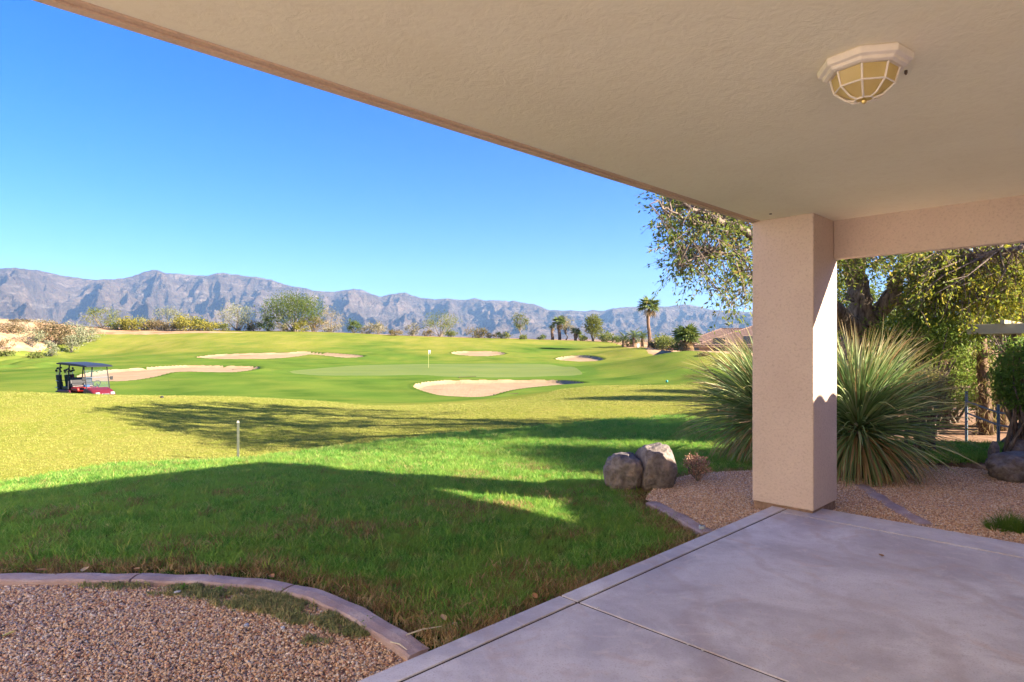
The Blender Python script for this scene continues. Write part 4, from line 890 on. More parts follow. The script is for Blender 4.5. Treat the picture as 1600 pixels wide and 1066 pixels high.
# ------------------------------------------------------------------ the big tree behind the column
def wp(px, py, Y): return at(px, py, Y)
bt = empty('shade_tree', (6.6, 11.9, .0), 0, 'large spreading tree with dark rough forked trunks behind the column', 'tree')
B0 = np.array([6.6, 11.9, 0.])
limbs = [
 ([(6.6, 11.9, -.1), (6.62, 11.9, .6), (6.55, 11.9, 1.25), wp(1349, 508, 11.9)], [.42, .36, .30, .27]),
 ([wp(1349, 520, 11.9), wp(1345, 480, 11.9), wp(1339, 445, 11.9), wp(1332, 405, 11.7), wp(1310, 340, 11.3), wp(1270, 270, 10.8)], [.24, .22, .20, .16, .11, .06]),
 ([wp(1345, 525, 11.9), wp(1318, 497, 11.5), wp(1290, 470, 11.0), wp(1245, 430, 10.4), wp(1190, 380, 9.8), wp(1130, 345, 9.2), wp(1070, 320, 8.8)], [.20, .17, .14, .11, .08, .05, .025]),
 ([wp(1355, 520, 11.9), wp(1375, 488, 11.9), wp(1396, 462, 11.8), wp(1401, 435, 11.6), wp(1425, 400, 11.4), wp(1440, 340, 11.2)], [.22, .17, .15, .12, .09, .05]),
 ([wp(1390, 470, 11.8), wp(1430, 462, 11.6), wp(1462, 450, 11.4), wp(1500, 440, 11.1), wp(1560, 425, 10.8)], [.12, .09, .07, .05, .03]),
 ([wp(1425, 404, 11.4), wp(1455, 416, 10.6), wp(1490, 410, 10.1), wp(1530, 400, 9.6), wp(1600, 385, 9.2)], [.09, .10, .09, .06, .04]),
 ([wp(1338, 440, 11.9), wp(1340, 360, 12.4), wp(1330, 260, 12.8), wp(1300, 180, 13)], [.15, .12, .08, .04]),
 ([wp(1290, 470, 11.0), wp(1230, 455, 10.2), wp(1185, 440, 9.6), wp(1150, 425, 9.2)], [.07, .05, .03, .015]),
 ([wp(1190, 380, 9.8), wp(1150, 395, 9.3), wp(1110, 400, 9.0), wp(1060, 415, 8.8)], [.035, .028, .02, .01]),
 ([wp(1130, 345, 9.2), wp(1085, 350, 8.9), wp(1050, 330, 8.7), wp(1022, 312, 8.6)], [.03, .022, .016, .008]),
]
mbt = []
LP = []
for i, (pts, rd) in enumerate(limbs):
    pts = [np.array(p, float) for p in pts]; PP = []; RD = []
    for j in range(len(pts) - 1):
        for s_ in range(4): t_ = s_ / 4; PP.append(pts[j] * (1 - t_) + pts[j + 1] * t_ + RNG.normal(0, .018, 3)); RD.append((rd[j] * (1 - t_) + rd[j + 1] * t_) * RNG.uniform(.93, 1.08))
    PP.append(pts[-1]); RD.append(rd[-1]); LP += PP[4:] if i else []
    MB().tube([p - B0 for p in PP], RD, 10).build('trunk' if i == 0 else 'limb', M_BARK, bt, smooth=True)
LP = np.array(LP)
rg = np.random.default_rng(21); CC = []
regL = np.array([(1015,292),(1040,300),(1185,345),(1185,505),(1165,485),(1120,478),(1098,455),(1062,430),(1036,418),(1045,395),(1012,352),(1028,322)], float)
while len(CC) < 120:
    q = rg.uniform((1000, 288), (1185, 505));
    if sdf(q[None], regL)[0] < 0 and vnoise(q[0:1] / 17, q[1:2] / 17, 4)[0] > .33: CC.append(at(q[0], q[1], rg.uniform(8.3, 10.6)))
nl = len(CC)
for _ in range(460):   # right part, seen under the beam
    q = rg.uniform((1300, 372), (1640, 470))
    if 1305 < q[0] < 1415 and q[1] > 412 and rg.random() < .97: continue
    lim = 470 if q[0] < 1450 else 490
    CC.append(at(q[0], q[1], rg.uniform(9.2, 12.6)))
for _ in range(110): q = rg.uniform((1410, 450), (1620, 515)); CC.append(at(q[0], q[1] - 8, rg.uniform(9.5, 11.5)))
for _ in range(520):   # the unseen upper crown that throws the long shade
    d = rg.normal(0, 1, 3); d /= np.linalg.norm(d); d[2] = abs(d[2]); p = np.array([5.9, 12.3, 3.7]) + d * np.array([4.6, 4.0, 4.1]) * rg.random() ** .35
    if p[2] < 3.2 or p[0] > 7.2: continue
    qx = CX + F * p[0] / p[1]; qy = HY - F * (p[2] - EYE) / p[1]
    if qx < 1035 and qy > 347 - .3255 * (1183 - qx) - 40: continue
    CC.append(p)
CC = np.array(CC); tw = MB(); LPS = []; DR = []
for i, c_ in enumerate(CC):
    dd = np.linalg.norm(LP - c_, axis=1); near = LP[np.argmin(dd + rg.uniform(0, .5, len(dd)))]
    mid = (near + c_) / 2 + np.array([0, 0, .18]) + rg.normal(0, .12, 3)
    if np.linalg.norm(near - c_) > 2.6: near = CC[max(0, i - 1)] if np.linalg.norm(CC[max(0, i - 1)] - c_) < 1.2 else c_ + rg.normal(0, .3, 3); mid = (near + c_) / 2
    tw.tube([near - B0, mid - B0, c_ - B0], [.014, .009, .004], 4, False)
    m_ = 5
    for j in range(m_):     # sub twigs with leaves along them
        e = c_ + rg.normal(0, .20, 3) + np.array([0, 0, -.08]); s0 = mid + (c_ - mid) * rg.random()
        if i < nl + 560: tw.tube([s0 - B0, (s0 + e) / 2 - B0 + rg.normal(0, .02, 3), e - B0], [.005, .0035, .002], 3, False)
        k_n = 9 if i < nl else (12 if i < nl + 480 else 20)
        t_ = rg.random(k_n) ** .6; L_ = s0 + (e - s0) * t_[:, None] + rg.normal(0, .028, (k_n, 3)); LPS.append(L_); DR.append(np.repeat((e - s0)[None] / (np.linalg.norm(e - s0) + 1e-6), k_n, 0))
o = tw.build('twigs', M_BARK, bt); o['kind'] = 'stuff'
LPS = np.concatenate(LPS); DR = np.concatenate(DR)
sunlit_gold = (LPS[:, 0] / LPS[:, 1] > .60) & (LPS[:, 2] < 4) & (rg.random(len(LPS)) < np.clip((LPS[:, 0] / LPS[:, 1] - .55) * 4, 0, .75))  # sunlit side put into the colour: brighter yellow leaves low on the right
for sel, mt in ((~sunlit_gold, 'bigtree'), (sunlit_gold, 'sunlit_gold')):
    sz = np.where(LPS[sel][:, 2] > 4.6, 1.5, 1.); V_, Q_, r_ = leaf_cloud(LPS[sel] - B0, .072 * sz, .030 * sz, rg, 0, .05, DR[sel] * .6); o = np_mesh('foliage', V_, Q_, LEAF[mt], bt, attrs=dict(rnd=r_)); o['kind'] = 'stuff'
print('tree leaves', len(LPS))
# ------------------------------------------------------------------ spiky plants (sotol)
k = NT('sotol_leaf', .55, .35); c = k.ramp(k.attr('rnd'), [(0, (.11, .19, .06)), (.5, (.19, .29, .10)), (.8, (.31, .41, .17)), (1, (.48, .50, .29))])
c = k.mix(k.ramp(k.attr('tip'), [(.70, 0.), (1., .85)]), c, (.42, .24, .11)); c = k.mix(k.ramp(k.attr('dry'), [(.4, 0.), (.6, 1.)]), c, (.36, .235, .12)); k.col(c); k.translucent(c, .22); M_SOT = k.m
def blade(L, w_, el, az, bend, rg, seg=7, twist=.6, frz=0.):
    """ribbon leaf with a shallow V section; returns verts, quads, tip param"""
    d = np.array([math.cos(az), math.sin(az)]); p = np.zeros(3); th_ = el; vs = []; tp = []; kink = rg.uniform(.5, .85)
    for i in range(seg + 1):
        t = i / seg; ww = w_ * (1 - t ** 2.2) + .0012
        side = np.array([-d[1], d[0], 0.]); up_ = np.array([-math.sin(th_) * d[0], -math.sin(th_) * d[1], math.cos(th_)])
        a_ = twist * t; sd = side * math.cos(a_) + up_ * math.sin(a_)
        vs += [p + sd * ww / 2, p - up_ * ww * .18, p - sd * ww / 2]; tp += [t] * 3
        th_ -= bend / seg * (1.6 * t + .2); 
        if frz and t > kink: th_ += rg.normal(0, frz); d = d + rg.normal(0, frz * .5, 2); d /= np.linalg.norm(d)
        p = p + L / seg * np.array([d[0] * math.cos(th_), d[1] * math.cos(th_), math.sin(th_)])
    n = seg; q = []
    for i in range(n):
        a = 3 * i; q += [(a, a + 1, a + 4, a + 3), (a + 1, a + 2, a + 5, a + 4)]
    return np.array(vs), np.array(q), np.array(tp)
def sotol(base, L, label, seed, n=950, trunk=.25, els=(-.75, 1.5), indiv=220, azw=None):
    rg = np.random.default_rng(seed); root = empty('spiky_plant', base, 0, label, 'spiky plant', 'large spiky plants behind the column')
    VS = []; QS = []; RN = []; TP = []; DY = []; off = 0; protos = []
    for i in range(n):
        u = rg.random(); el = els[0] + (els[1] - els[0]) * u ** .85; az = rg.uniform(0, 6.283); low = el < -.05
        ll = L * rg.uniform(.78, 1.08) * (.8 if low else 1); dry = 1. if (low and rg.random() < .42) or rg.random() < .04 else 0.
        v, q, tp = blade(ll, rg.uniform(.015, .024), el, az, rg.uniform(.15, .85) + (.55 if low else 0), rg, 8, rg.normal(0, 1.2), .20 if dry or rg.random() < .35 else .05)
        o_ = np.array([math.cos(az) * .06, math.sin(az) * .06, trunk + .12 * math.sin(el) + rg.uniform(-.05, .05)])
        if i < indiv:
            lf = np_mesh('leaf', v + o_, q, M_SOT, root, True, dict(rnd=np.full(len(v), rg.random()), tip=tp, dry=np.full(len(v), dry))); continue
        VS.append(v + o_); QS.append(q + off); off += len(v); RN += [rg.random()] * len(v); TP.append(tp); DY += [dry] * len(v)
    o = np_mesh('inner_leaves', np.concatenate(VS), np.concatenate(QS), M_SOT, root, True, dict(rnd=np.array(RN), tip=np.concatenate(TP), dry=np.array(DY))); o['kind'] = 'stuff'
    MB().lathe([(.16, -.1), (.17, .1), (.13, trunk + .1), (.05, trunk + .2)], sides=12).build('stem', M_BARK, root, smooth=True)
    return root
p = onz(1338, 745, -.05); sotol((p[0] + .05, p[1] + .05, -.06), 1.22, 'huge spiky green plant with tan leaf tips right behind the column', 5, 1900, .55, (-1.15, 1.45))
b = at(1205, 640, 8.9); sotol((b[0], b[1], -.15), 1.38, 'darker spiky plant seen on the left side of the column', 9, 1800, .62, (-.75, 1.25))
# ------------------------------------------------------------------ garden beyond the column
def bush(px, py, Y, pw, ph, kind, label, n, leaf, asp=.35, name='bush', seed=1, petals=None, trunk=0, cl=.16, shell=.5, ncl=None):
    """crown centred at (px, py) with the photo size pw x ph at distance Y"""
    rg = np.random.default_rng(seed); c = at(px, py, Y); g = base_z(c[0], c[1])[0]; root = empty(name, (c[0], c[1], g), 0, label, 'bush' if name == 'bush' else 'tree')
    Wd = pw / F * Y; Hh = ph / F * Y; ncl = ncl or n // 28; cz = c[2] - g
    P, C = crown_pts((0, 0, cz), (Wd / 2, min(Wd, 2.2) / 2, Hh / 2), ncl, n // ncl, rg, cl, -.95, shell); P = P[P[:, 2] > .03]
    V_, Q_, r_ = leaf_cloud(P, leaf, leaf * asp, rg, .35); o = np_mesh('foliage', V_, Q_, LEAF[kind], root, attrs=dict(rnd=r_)); o['kind'] = 'stuff'
    mb = MB()
    for q in C[rg.permutation(len(C))[:26]]: mb.tube([(rg.normal(0, .12), rg.normal(0, .08), -.05), q * np.array([.4, .4, .5]) + rg.normal(0, .04, 3), q], [.03, .02, .007], 5, False)
    mb.build('stems', M_BARK, root, smooth=True)
    if petals:
        PP = np.concatenate([C[i] + rg.normal(0, .05, (14, 3)) for i in petals]); V_, Q_, r_ = leaf_cloud(PP, .05, .035, rg); o = np_mesh('flowers', V_, Q_, LEAF['pink'], root, attrs=dict(rnd=r_)); o['kind'] = 'stuff'
    return root
bush(1440, 528, 10.4, 150, 84, 'olea', 'green oleander bush with pink flowers between the trunk and the pergola', 9000, .085, .22, seed=2, petals=(3, 19, 40, 77, 101))
bush(1385, 560, 11.8, 110, 90, 'olea', 'dark shaded oleander bush behind the spiky plant', 4500, .085, .25, seed=3)
bush(1480, 588, 11.6, 130, 110, 'olea', 'dense dark green bush in shade left of the reddish trunk', 8000, .08, .25, seed=4)
bush(1440, 604, 8.7, 90, 62, 'brown', 'dry brown twiggy bush behind the spiky plant', 3000, .05, .25, seed=5, cl=.2)
bush(1588, 478, 13.5, 130, 90, 'soft', 'bright feathery green tree above the pergola beam', 9000, .10, .14, 'feathery_tree', seed=6)
bush(1604, 588, 7.9, 84, 130, 'soft', 'leafy green bush at the right edge of the picture', 5500, .08, .2, seed=7)
bush(1545, 622, 11.0, 90, 40, 'olea', 'low dark shrub behind the blue-grey fence', 1500, .06, .3, seed=8)
bush(1355, 600, 16.5, 120, 90, 'mesq', 'dark green bush glimpsed far behind the spiky plant', 2500, .10, .3, seed=12)
bush(1590, 640, 9.2, 40, 40, 'palo', 'small yellowish shrub by the fence at the right edge', 900, .05, .3, seed=13)
for (px, Y, pw, py, ph, lb, sd) in ((1330, 19, 140, 500, 150, 'tall olive green tree far behind the column', 14), (1460, 21, 170, 480, 150, 'tall green background tree behind the oleander', 15), (1600, 20, 160, 500, 170, 'tall green background tree at the right edge', 16)):
    bush(px, py, Y, pw, ph, 'mesq', lb, 7000, .13, .35, 'background_tree', seed=sd)
# reddish shaggy trunks
for (px, Y, dx, lb, sd) in ((1541, 10.2, -.05, 'reddish shaggy trunk under the pergola beam', 1), (1562, 10.6, .15, 'darker leaning trunk right of the reddish one', 2)):
    b = at(px, 640, Y); b[2] = base_z(b[0], b[1])[0]; rt = empty('shaggy_trunk', b, 0, lb, 'tree trunk'); rg = np.random.default_rng(sd)
    MB().tube([(0, 0, -.1), (dx * .3, 0, .5), (dx, .02, 1.1), (dx * 1.6, 0, 1.65)], [.11, .085, .08, .07], 9).build('trunk', M_PBARK, rt, smooth=True)
    P = np.stack([rg.normal(0, .075, 700), rg.normal(0, .075, 700), rg.uniform(0, 1.5, 700)], -1); P[:, 0] += dx * P[:, 2]; V_, Q_, r_ = leaf_cloud(P, .16, .014, rg, -1.5); o = np_mesh('bark_strips', V_, Q_, LEAF['dead'], rt, attrs=dict(rnd=r_)); o['kind'] = 'stuff'
# dead little shrub on the gravel
k = NT('dry_brush', .9, .1); k.col(k.ramp(k.attr('rnd'), [(0, (.30, .15, .10)), (.6, (.55, .30, .21)), (1, (.75, .52, .38))])); M_DRY = k.m
b = onz(1090, 752, -.05); rt = empty('dead_shrub', b, 0, 'small dead reddish brown shrub on the gravel beside the split boulder', 'shrub'); rg = np.random.default_rng(4); mb = MB(); TP = []
for i in range(46):
    a = rg.uniform(0, 6.28); e = np.array([math.cos(a) * rg.uniform(.02, .12), math.sin(a) * rg.uniform(.02, .12), rg.uniform(.10, .23)]); m_ = e * .5 + rg.normal(0, .015, 3); mb.tube([(0, 0, 0), m_, e], [.006, .004, .0015], 4, False); TP.append(e + rg.normal(0, .018, (14, 3))); TP.append(m_ + rg.normal(0, .02, (5, 3)))
rt.scale = (1.25,) * 3; mb.build('twigs', M_BARK2, rt); TP = np.concatenate(TP); V_, Q_, r_ = leaf_cloud(TP, .028, .009, rg); o = np_mesh('dead_leaves', V_, Q_, M_DRY, rt, attrs=dict(rnd=r_)); o['kind'] = 'stuff'
# ------------------------------------------------------------------ boulders
import bmesh
from mathutils import noise as mnoise
k = NT('boulder_rock', .9, .2); p = k.pos(obj=True); n = k.noise(6, 8, p, .65); n2 = k.noise(26, 5, p, .6)
c = k.ramp(n, [(.3, (.10, .085, .083)), (.5, (.19, .162, .155)), (.7, (.30, .255, .235))]); c = k.mix(k.ramp(n2, [(.3, .6), (.5, 0.)]), c, (.08, .06, .055)); c = k.mix(k.ramp(k.noise(3, 4, p), [(.55, 0.), (.7, .5)]), c, (.32, .21, .15))
k.col(c); k.bump(k.math('ADD', n, k.math('MULTIPLY', n2, .5)), .8, .035); M_ROCK = k.m
def boulder(pos, size, rz, seed, label, name='boulder', cut=None, sub=5):
    bm = bmesh.new(); bmesh.ops.create_icosphere(bm, subdivisions=sub, radius=1)
    for v in bm.verts:
        d = v.co.normalized(); off = Vector((seed * 3.1, seed * 1.7, seed))
        r = 1 + .16 * mnoise.noise(d * 1.3 + off) + .06 * mnoise.noise(d * 3.1 + off) + .035 * mnoise.noise(d * 8 + off) + .015 * mnoise.noise(d * 20 + off)
        c1 = mnoise.voronoi(d * 1.5 + off)[0]; r -= .05 * (c1[1] - c1[0] < .08)
        e = .78; q = Vector([math.copysign(abs(x) ** e, x) for x in d]) * r
        if cut:   # flat broken face: nothing passes this plane
            nrm = Vector(cut[:3]); dist = q.dot(nrm) - cut[3]
            if dist > 0: q -= nrm * dist * .93
        v.co = Vector((q.x * size[0], q.y * size[1], q.z * size[2]))
    me = bpy.data.meshes.new(name); bm.to_mesh(me); bm.free(); me.materials.append(M_ROCK); me.polygons.foreach_set('use_smooth', [True] * len(me.polygons))
    o = bpy.data.objects.new(name, me); link(o); o.location = pos; o.rotation_euler = (0, 0, rz); return tag(o, label, 'boulder')
b = at(1022, 745, 7.0); boulder((b[0], b[1], .13), (.245, .24, .27), .15, 4, 'taller right half of the split grey boulder on the gravel edge', cut=(-1, 0, .12, .70))
b = at(973, 750, 7.05); boulder((b[0] + .035, b[1], .06), (.235, .25, .24), -.1, 8, 'lower left half of the split grey boulder in the lawn', cut=(.97, 0, -.15, .66))
b = at(1585, 738, 7.3); boulder((b[0] + .1, b[1], .08), (.40, .28, .20), .3, 12, 'large grey boulder at the right edge of the picture', cut=(0, 0, 1, .8))
b = at(1600, 712, 7.9); boulder((b[0] + .1, b[1], .16), (.30, .24, .18), .8, 15, 'smaller boulder stacked behind the right-hand one')
b = at(1553, 712, 7.7); boulder((b[0], b[1], .14), (.055, .055, .18), 0, 22, 'stubby pale stone post beside the right boulder', sub=4)
# ------------------------------------------------------------------ marker stake on the lawn edge
M_STAKE = plain('grey_stake', (.075, .085, .065), .8, .2, sc=40, var=.2, bump=.3)
x_, y_ = hit(372, 719, 8); zz_ = base_z(x_, y_)[0]; s_ = empty('marker_stake', (x_, y_, zz_), .3, 'thin grey wooden marker stake standing at the lawn edge', 'stake')
MB().box((0, 0, .26), (.038, .026, .66)).build('stake', M_STAKE, s_, bevel=.004); MB().box((.0, 0, .605), (.04, .026, .03), taper=.6).build('top', plain('weathered_top', (.34, .33, .28)), s_)
# ------------------------------------------------------------------ flagstick
x_, y_ = hit(669.5, 575, 50); zz_ = base_z(x_, y_)[0]; fl = empty('flagstick', (x_, y_, zz_), 0, 'golf flagstick with a small white flag on the putting green', 'flag')
MB().tube([(0, 0, 0), (0, 0, 2.1)], .016, 8).build('pole', plain('flag_pole', (.45, .42, .18), .4), fl)
mb = MB(); vs = []; n = 8
for j in range(n + 1):
    t = j / n; yy = .05 * math.sin(t * 5); vs += [(.02 + .22 * t, yy, 2.1), (.02 + .18 * t, yy + .03 * t, 1.62)]
mb.add(vs, [(2 * j, 2 * j + 1, 2 * j + 3, 2 * j + 2) for j in range(n)]); o = mb.build('flag', plain('white_cloth', (.82, .82, .80)), fl, smooth=True); so_ = o.modifiers.new('s', 'SOLIDIFY'); so_.thickness = .004
MB().lathe([(.055, .003), (.055, .006), (.03, .006)], sides=12).build('cup', plain('cup', (.05, .05, .05)), fl)
# rakes lying in the bunkers
M_RAKE = plain('rake', (.10, .07, .04)); M_GRN = plain('teal_marker', (.04, .30, .25))
for (px, py, a, lb) in ((375, 554, .4, 'bunker rake lying in the thin far bunker'), (567, 557, .2, 'bunker rake at the right tip of the thin far bunker'), (364, 574.5, .5, 'bunker rake in the bunker behind the cart'), (772, 617.5, .1, 'bunker rake at the lower edge of the front bunker'), (718, 590.5, 0, 'bunker rake on the turf behind the front bunker')):
    x_, y_ = hit(px, py, 30); rk = empty('bunker_rake', (x_, y_, ground_z(np.array([x_]), np.array([y_]))[0][0] + .03), a, lb, 'rake', 'rakes by the bunkers')
    MB().tube([(0, 0, .02), (1.5, 0, .10)], .02, 6).build('handle', M_RAKE, rk); MB().box((0, 0, .03), (.07, .6, .05)).build('head', M_RAKE, rk)
    for q_ in (-.22, -.11, 0, .11, .22): MB().tube([(0, q_, .0), (0, q_, -.05)], .008, 5).build('tine', M_RAKE, rk)
x_, y_ = hit(1042, 598, 30); mk = empty('tee_marker', (x_, y_, base_z(x_, y_)[0]), 0, 'tiny teal ball marker on the turf right of the front bunker', 'marker')
MB().lathe([(.015, 0), (.06, .02), (.085, .08), (.06, .14), (.015, .16)], sides=12).build('ball', M_GRN, mk, smooth=True); MB().tube([(0, 0, -.1), (0, 0, .02)], .02, 6).build('spike', M_RAKE, mk)
x_, y_ = hit(253, 622, 20); MB_ = MB().lathe([(.05, -.02), (.06, .04), (.03, .07)], (0, 0, 0), 8).build('sprinkler_head', plain('black_plastic', (.03, .03, .03))); MB_.location = (x_, y_, base_z(x_, y_)[0]); tag(MB_, 'black sprinkler head on the near crest above the tree shade', 'sprinkler')
# ------------------------------------------------------------------ golf cart
def paint(name, c, rough=.45, coat=.15):
    m = plain(name, c, rough, .5, var=.05); m.node_tree.nodes['Principled BSDF'].inputs['Coat Weight'].default_value = coat; return m
M_MAR = paint('maroon_paint', (.10, .008, .014)); M_BLK = plain('black_vinyl', (.02, .02, .022), .5); M_NAVY = paint('navy_roof', (.012, .016, .026), .6, .05); M_SIL = plain('silver', (.35, .35, .36), .3, .5, .8); M_RED = plain('red_vinyl', (.30, .015, .010), .45); M_TYRE = plain('tyre_rubber', (.025, .025, .025), .8); M_WV = plain('white_vinyl', (.22, .17, .16), .5)
k = NT('windshield', .05, .5); k.b.inputs['Base Color'].default_value = (.10, .16, .20, 1); k.b.inputs['Alpha'].default_value = .16; M_GLS = k.m
cx_, cy_ = at(133, 600, 32)[:2]; cz_ = base_z(cx_, cy_)[0]
cart = empty('golf_cart', (cx_, cy_, cz_), R(-24), 'maroon golf cart with dark roof and golf bags, partly hidden behind the turf crest', 'golf cart'); cart.rotation_euler = (0, R(3.2), R(-24)); cart.scale = (1.1, 1.1, 1.06)
# x forward, y left, wheels at x +-.85
def cp(mb, name, m, par=cart, **kw): return mb.build(name, m, par, **kw)
for sx in (-.82, .86):
    for sy in (-.5, .5):
        wh = empty('wheel', (sx, sy, .23)); wh.parent = cart
        cp(MB().lathe([(.12, -.085), (.205, -.09), (.23, -.06), (.23, .06), (.205, .09), (.12, .085)], sides=20, axis='y'), 'tyre', M_TYRE, wh, smooth=True)
        cp(MB().lathe([(.02, -.095), (.09, -.09), (.125, -.07), (.125, .07), (.09, .09), (.02, .095)], sides=16, axis='y'), 'rim', M_SIL, wh)
def profile(pts, y0, y1, name, m, bevel=.03, par=cart):
    n = len(pts); vs = [(x, y0, z) for x, z in pts] + [(x, y1, z) for x, z in pts]
    a_ = sum(pts[i][0] * pts[(i + 1) % n][1] - pts[(i + 1) % n][0] * pts[i][1] for i in range(n)); fs = [tuple(range(n)), tuple(range(2 * n - 1, n - 1, -1))] + [(i, n + i, n + (i + 1) % n, (i + 1) % n) for i in range(n)]
    if a_ < 0: fs = [f[::-1] for f in fs]
    return cp(MB().add(vs, fs), name, m, par, bevel=bevel, seg=3)
profile([(.50, .22), (.56, .50), (.64, .76), (.88, .80), (1.20, .71), (1.42, .57), (1.50, .38), (1.40, .24)], -.50, .50, 'front_cowl', M_MAR, .07)
profile([(-1.15, .28), (-1.15, .56), (-.30, .60), (-.18, .42), (-.18, .24)], -.56, .56, 'rear_body', M_MAR, .05)
profile([(-.20, .22), (-.20, .29), (.62, .29), (.62, .22)], -.52, .52, 'floor', M_BLK, .01)
profile([(-.30, .24), (-.30, .36), (.55, .36), (.55, .30), (.50, .24)], -.58, -.53, 'rocker_panel', M_RED, .015)
profile([(1.2, .26), (1.52, .28), (1.57, .36), (1.50, .40), (1.2, .38)], -.46, .46, 'bumper', M_BLK, .03)
for sy in (-.34, .34): cp(MB().box((1.41, sy, .56), (.12, .20, .11), taper=.8), 'headlight', plain('lens', (.35, .35, .35), .1, .6), bevel=.02)
cp(MB().box((1.445, 0, .52), (.06, .34, .06)), 'grille', M_SIL, bevel=.01)
profile([(-.28, .58), (-.30, .72), (.22, .74), (.26, .62), (.22, .56)], -.50, .50, 'seat', M_RED, .04)
profile([(-.34, .76), (-.46, 1.18), (-.37, 1.20), (-.24, .78)], -.50, .50, 'seat_back', M_BLK, .04)
for y0 in (-.49, .02): profile([(-.262, .80), (-.29, .93), (-.20, .93), (-.16, .81)], y0, y0 + .46, 'seat_cushion', M_BLK, .03)
profile([(-.30, .76), (-.30, .80), (-.16, .80), (-.15, .76)], -.47, .47, 'seat_stripe', M_WV, .015)
profile([(-.95, .58), (-.97, .72), (-.50, .74), (-.48, .60)], -.50, .50, 'rear_seat', M_BLK, .03)
cp(MB().tube([(.62, .25, .70), (.40, .25, .92)], .02, 8), 'steering_column', M_BLK)
sw_ = MB(); sw_.tube([(.40 + .12 * math.sin(t) * .5, .25 + .17 * math.cos(t), .93 + .15 * math.sin(t)) for t in np.linspace(0, 6.283, 20)], .016, 6); cp(sw_, 'steering_wheel', M_BLK, smooth=True)
profile([(-1.25, 1.78), (-1.28, 1.83), (-1.0, 1.885), (.2, 1.89), (.90, 1.86), (1.0, 1.81), (.98, 1.78)], -.60, .60, 'roof', M_NAVY, .03)
for sy in (-.52, .52):
    cp(MB().tube([(.72, sy, .76), (.80, sy * .98, 1.2), (.82, sy * .95, 1.79)] if 0 else [(.92, sy, .74), (.80, sy, 1.25), (.66, sy, 1.80)], .022, 8), 'front_post', M_BLK)
    cp(MB().tube([(-.42, sy, .6), (-.44, sy, 1.2), (-.40, sy, 1.80)], .03, 8), 'middle_post', M_BLK)
    cp(MB().tube([(-1.05, sy, .5), (-1.12, sy, 1.1), (-1.08, sy, 1.80)], .025, 8), 'rear_post', M_BLK)
    mr = cp(MB().box((.86, sy * 1.22, 1.22), (.04, .13, .17)), 'mirror', M_BLK, bevel=.015); cp(MB().tube([(.80, sy, 1.25), (.86, sy * 1.2, 1.24)], .012, 6), 'mirror_arm', M_BLK)
cp(MB().add([(.915, -.49, .78), (.915, .49, .78), (.665, .49, 1.76), (.665, -.49, 1.76)], [(0, 1, 2, 3)]), 'windshield', M_GLS)
cp(MB().tube([(.79, -.5, 1.27), (.79, .5, 1.27)], .012, 6), 'windshield_bar', M_SIL)
cp(MB().box((.55, -.3, .86), (.16, .22, .10)), 'dash_box', plain('blue_box', (.03, .09, .25)), bevel=.02)
rk = MB()
for z_ in (.62, .95): rk.tube([(-1.2, -.5, z_), (-1.5, -.46, z_), (-1.5, .46, z_), (-1.2, .5, z_)], .018, 6)
cp(rk, 'bag_rack', M_SIL)
cp(MB().box((-1.33, 0, .42), (.36, .9, .06)), 'bag_shelf', M_BLK, bevel=.01); cp(MB().box((-1.42, 0, .52), (.10, .8, .22)), 'cooler', plain('dark_teal', (.03, .07, .08)), bevel=.02)
def local(p):
    ca, sa = math.cos(R(-24)), math.sin(R(-24)); x, y, z = p; x *= 1.1; y *= 1.1; z *= 1.06; z = z - x * math.sin(R(3.2)); return (cx_ + x * ca - y * sa, cy_ + x * sa + y * ca, cz_ + z)
for (y_, c, lb, sd, xo) in ((-.30, (.03, .03, .035), 'black golf bag full of clubs on the near side of the cart rear', 1, -1.36), (.25, (.10, .012, .02), 'dark red golf bag on the far side of the cart rear', 2, -1.34), (-.02, (.015, .04, .03), 'dark green golf bag in the middle of the cart rear', 3, -1.20)):
    bg_ = empty('golf_bag', local((xo, y_, .46)), R(-24), lb, 'golf bag', 'golf bags on the cart'); bg_.rotation_euler = (R(2), R(-6), R(-24)); rg = np.random.default_rng(sd); m_ = plain('bag_cloth', c, .7)
    MB().lathe([(.11, 0), (.125, .04), (.115, .35), (.13, .76), (.135, .82), (.12, .83)], sides=14).build('bag', m_, bg_, smooth=True); MB().box((.12, 0, .3), (.07, .18, .32)).build('pocket', m_, bg_, bevel=.03)
    for q_ in range(7):
        a = q_ * .9; x, y = .07 * math.cos(a), .07 * math.sin(a); h_ = rg.uniform(.95, 1.18); cl_ = MB().tube([(x, y, .8), (x * 1.5, y * 1.5, h_)], .007, 5).build('club_shaft', M_SIL, bg_)
        MB().lathe([(.01, -.03), (.05, -.02), (.055, .03), (.02, .07)], (x * 1.55 + .03, y * 1.55, h_), 8).build('club_head', M_BLK if q_ % 3 else (M_WV if sd == 3 and q_ == 3 else M_BLK), bg_, smooth=True)
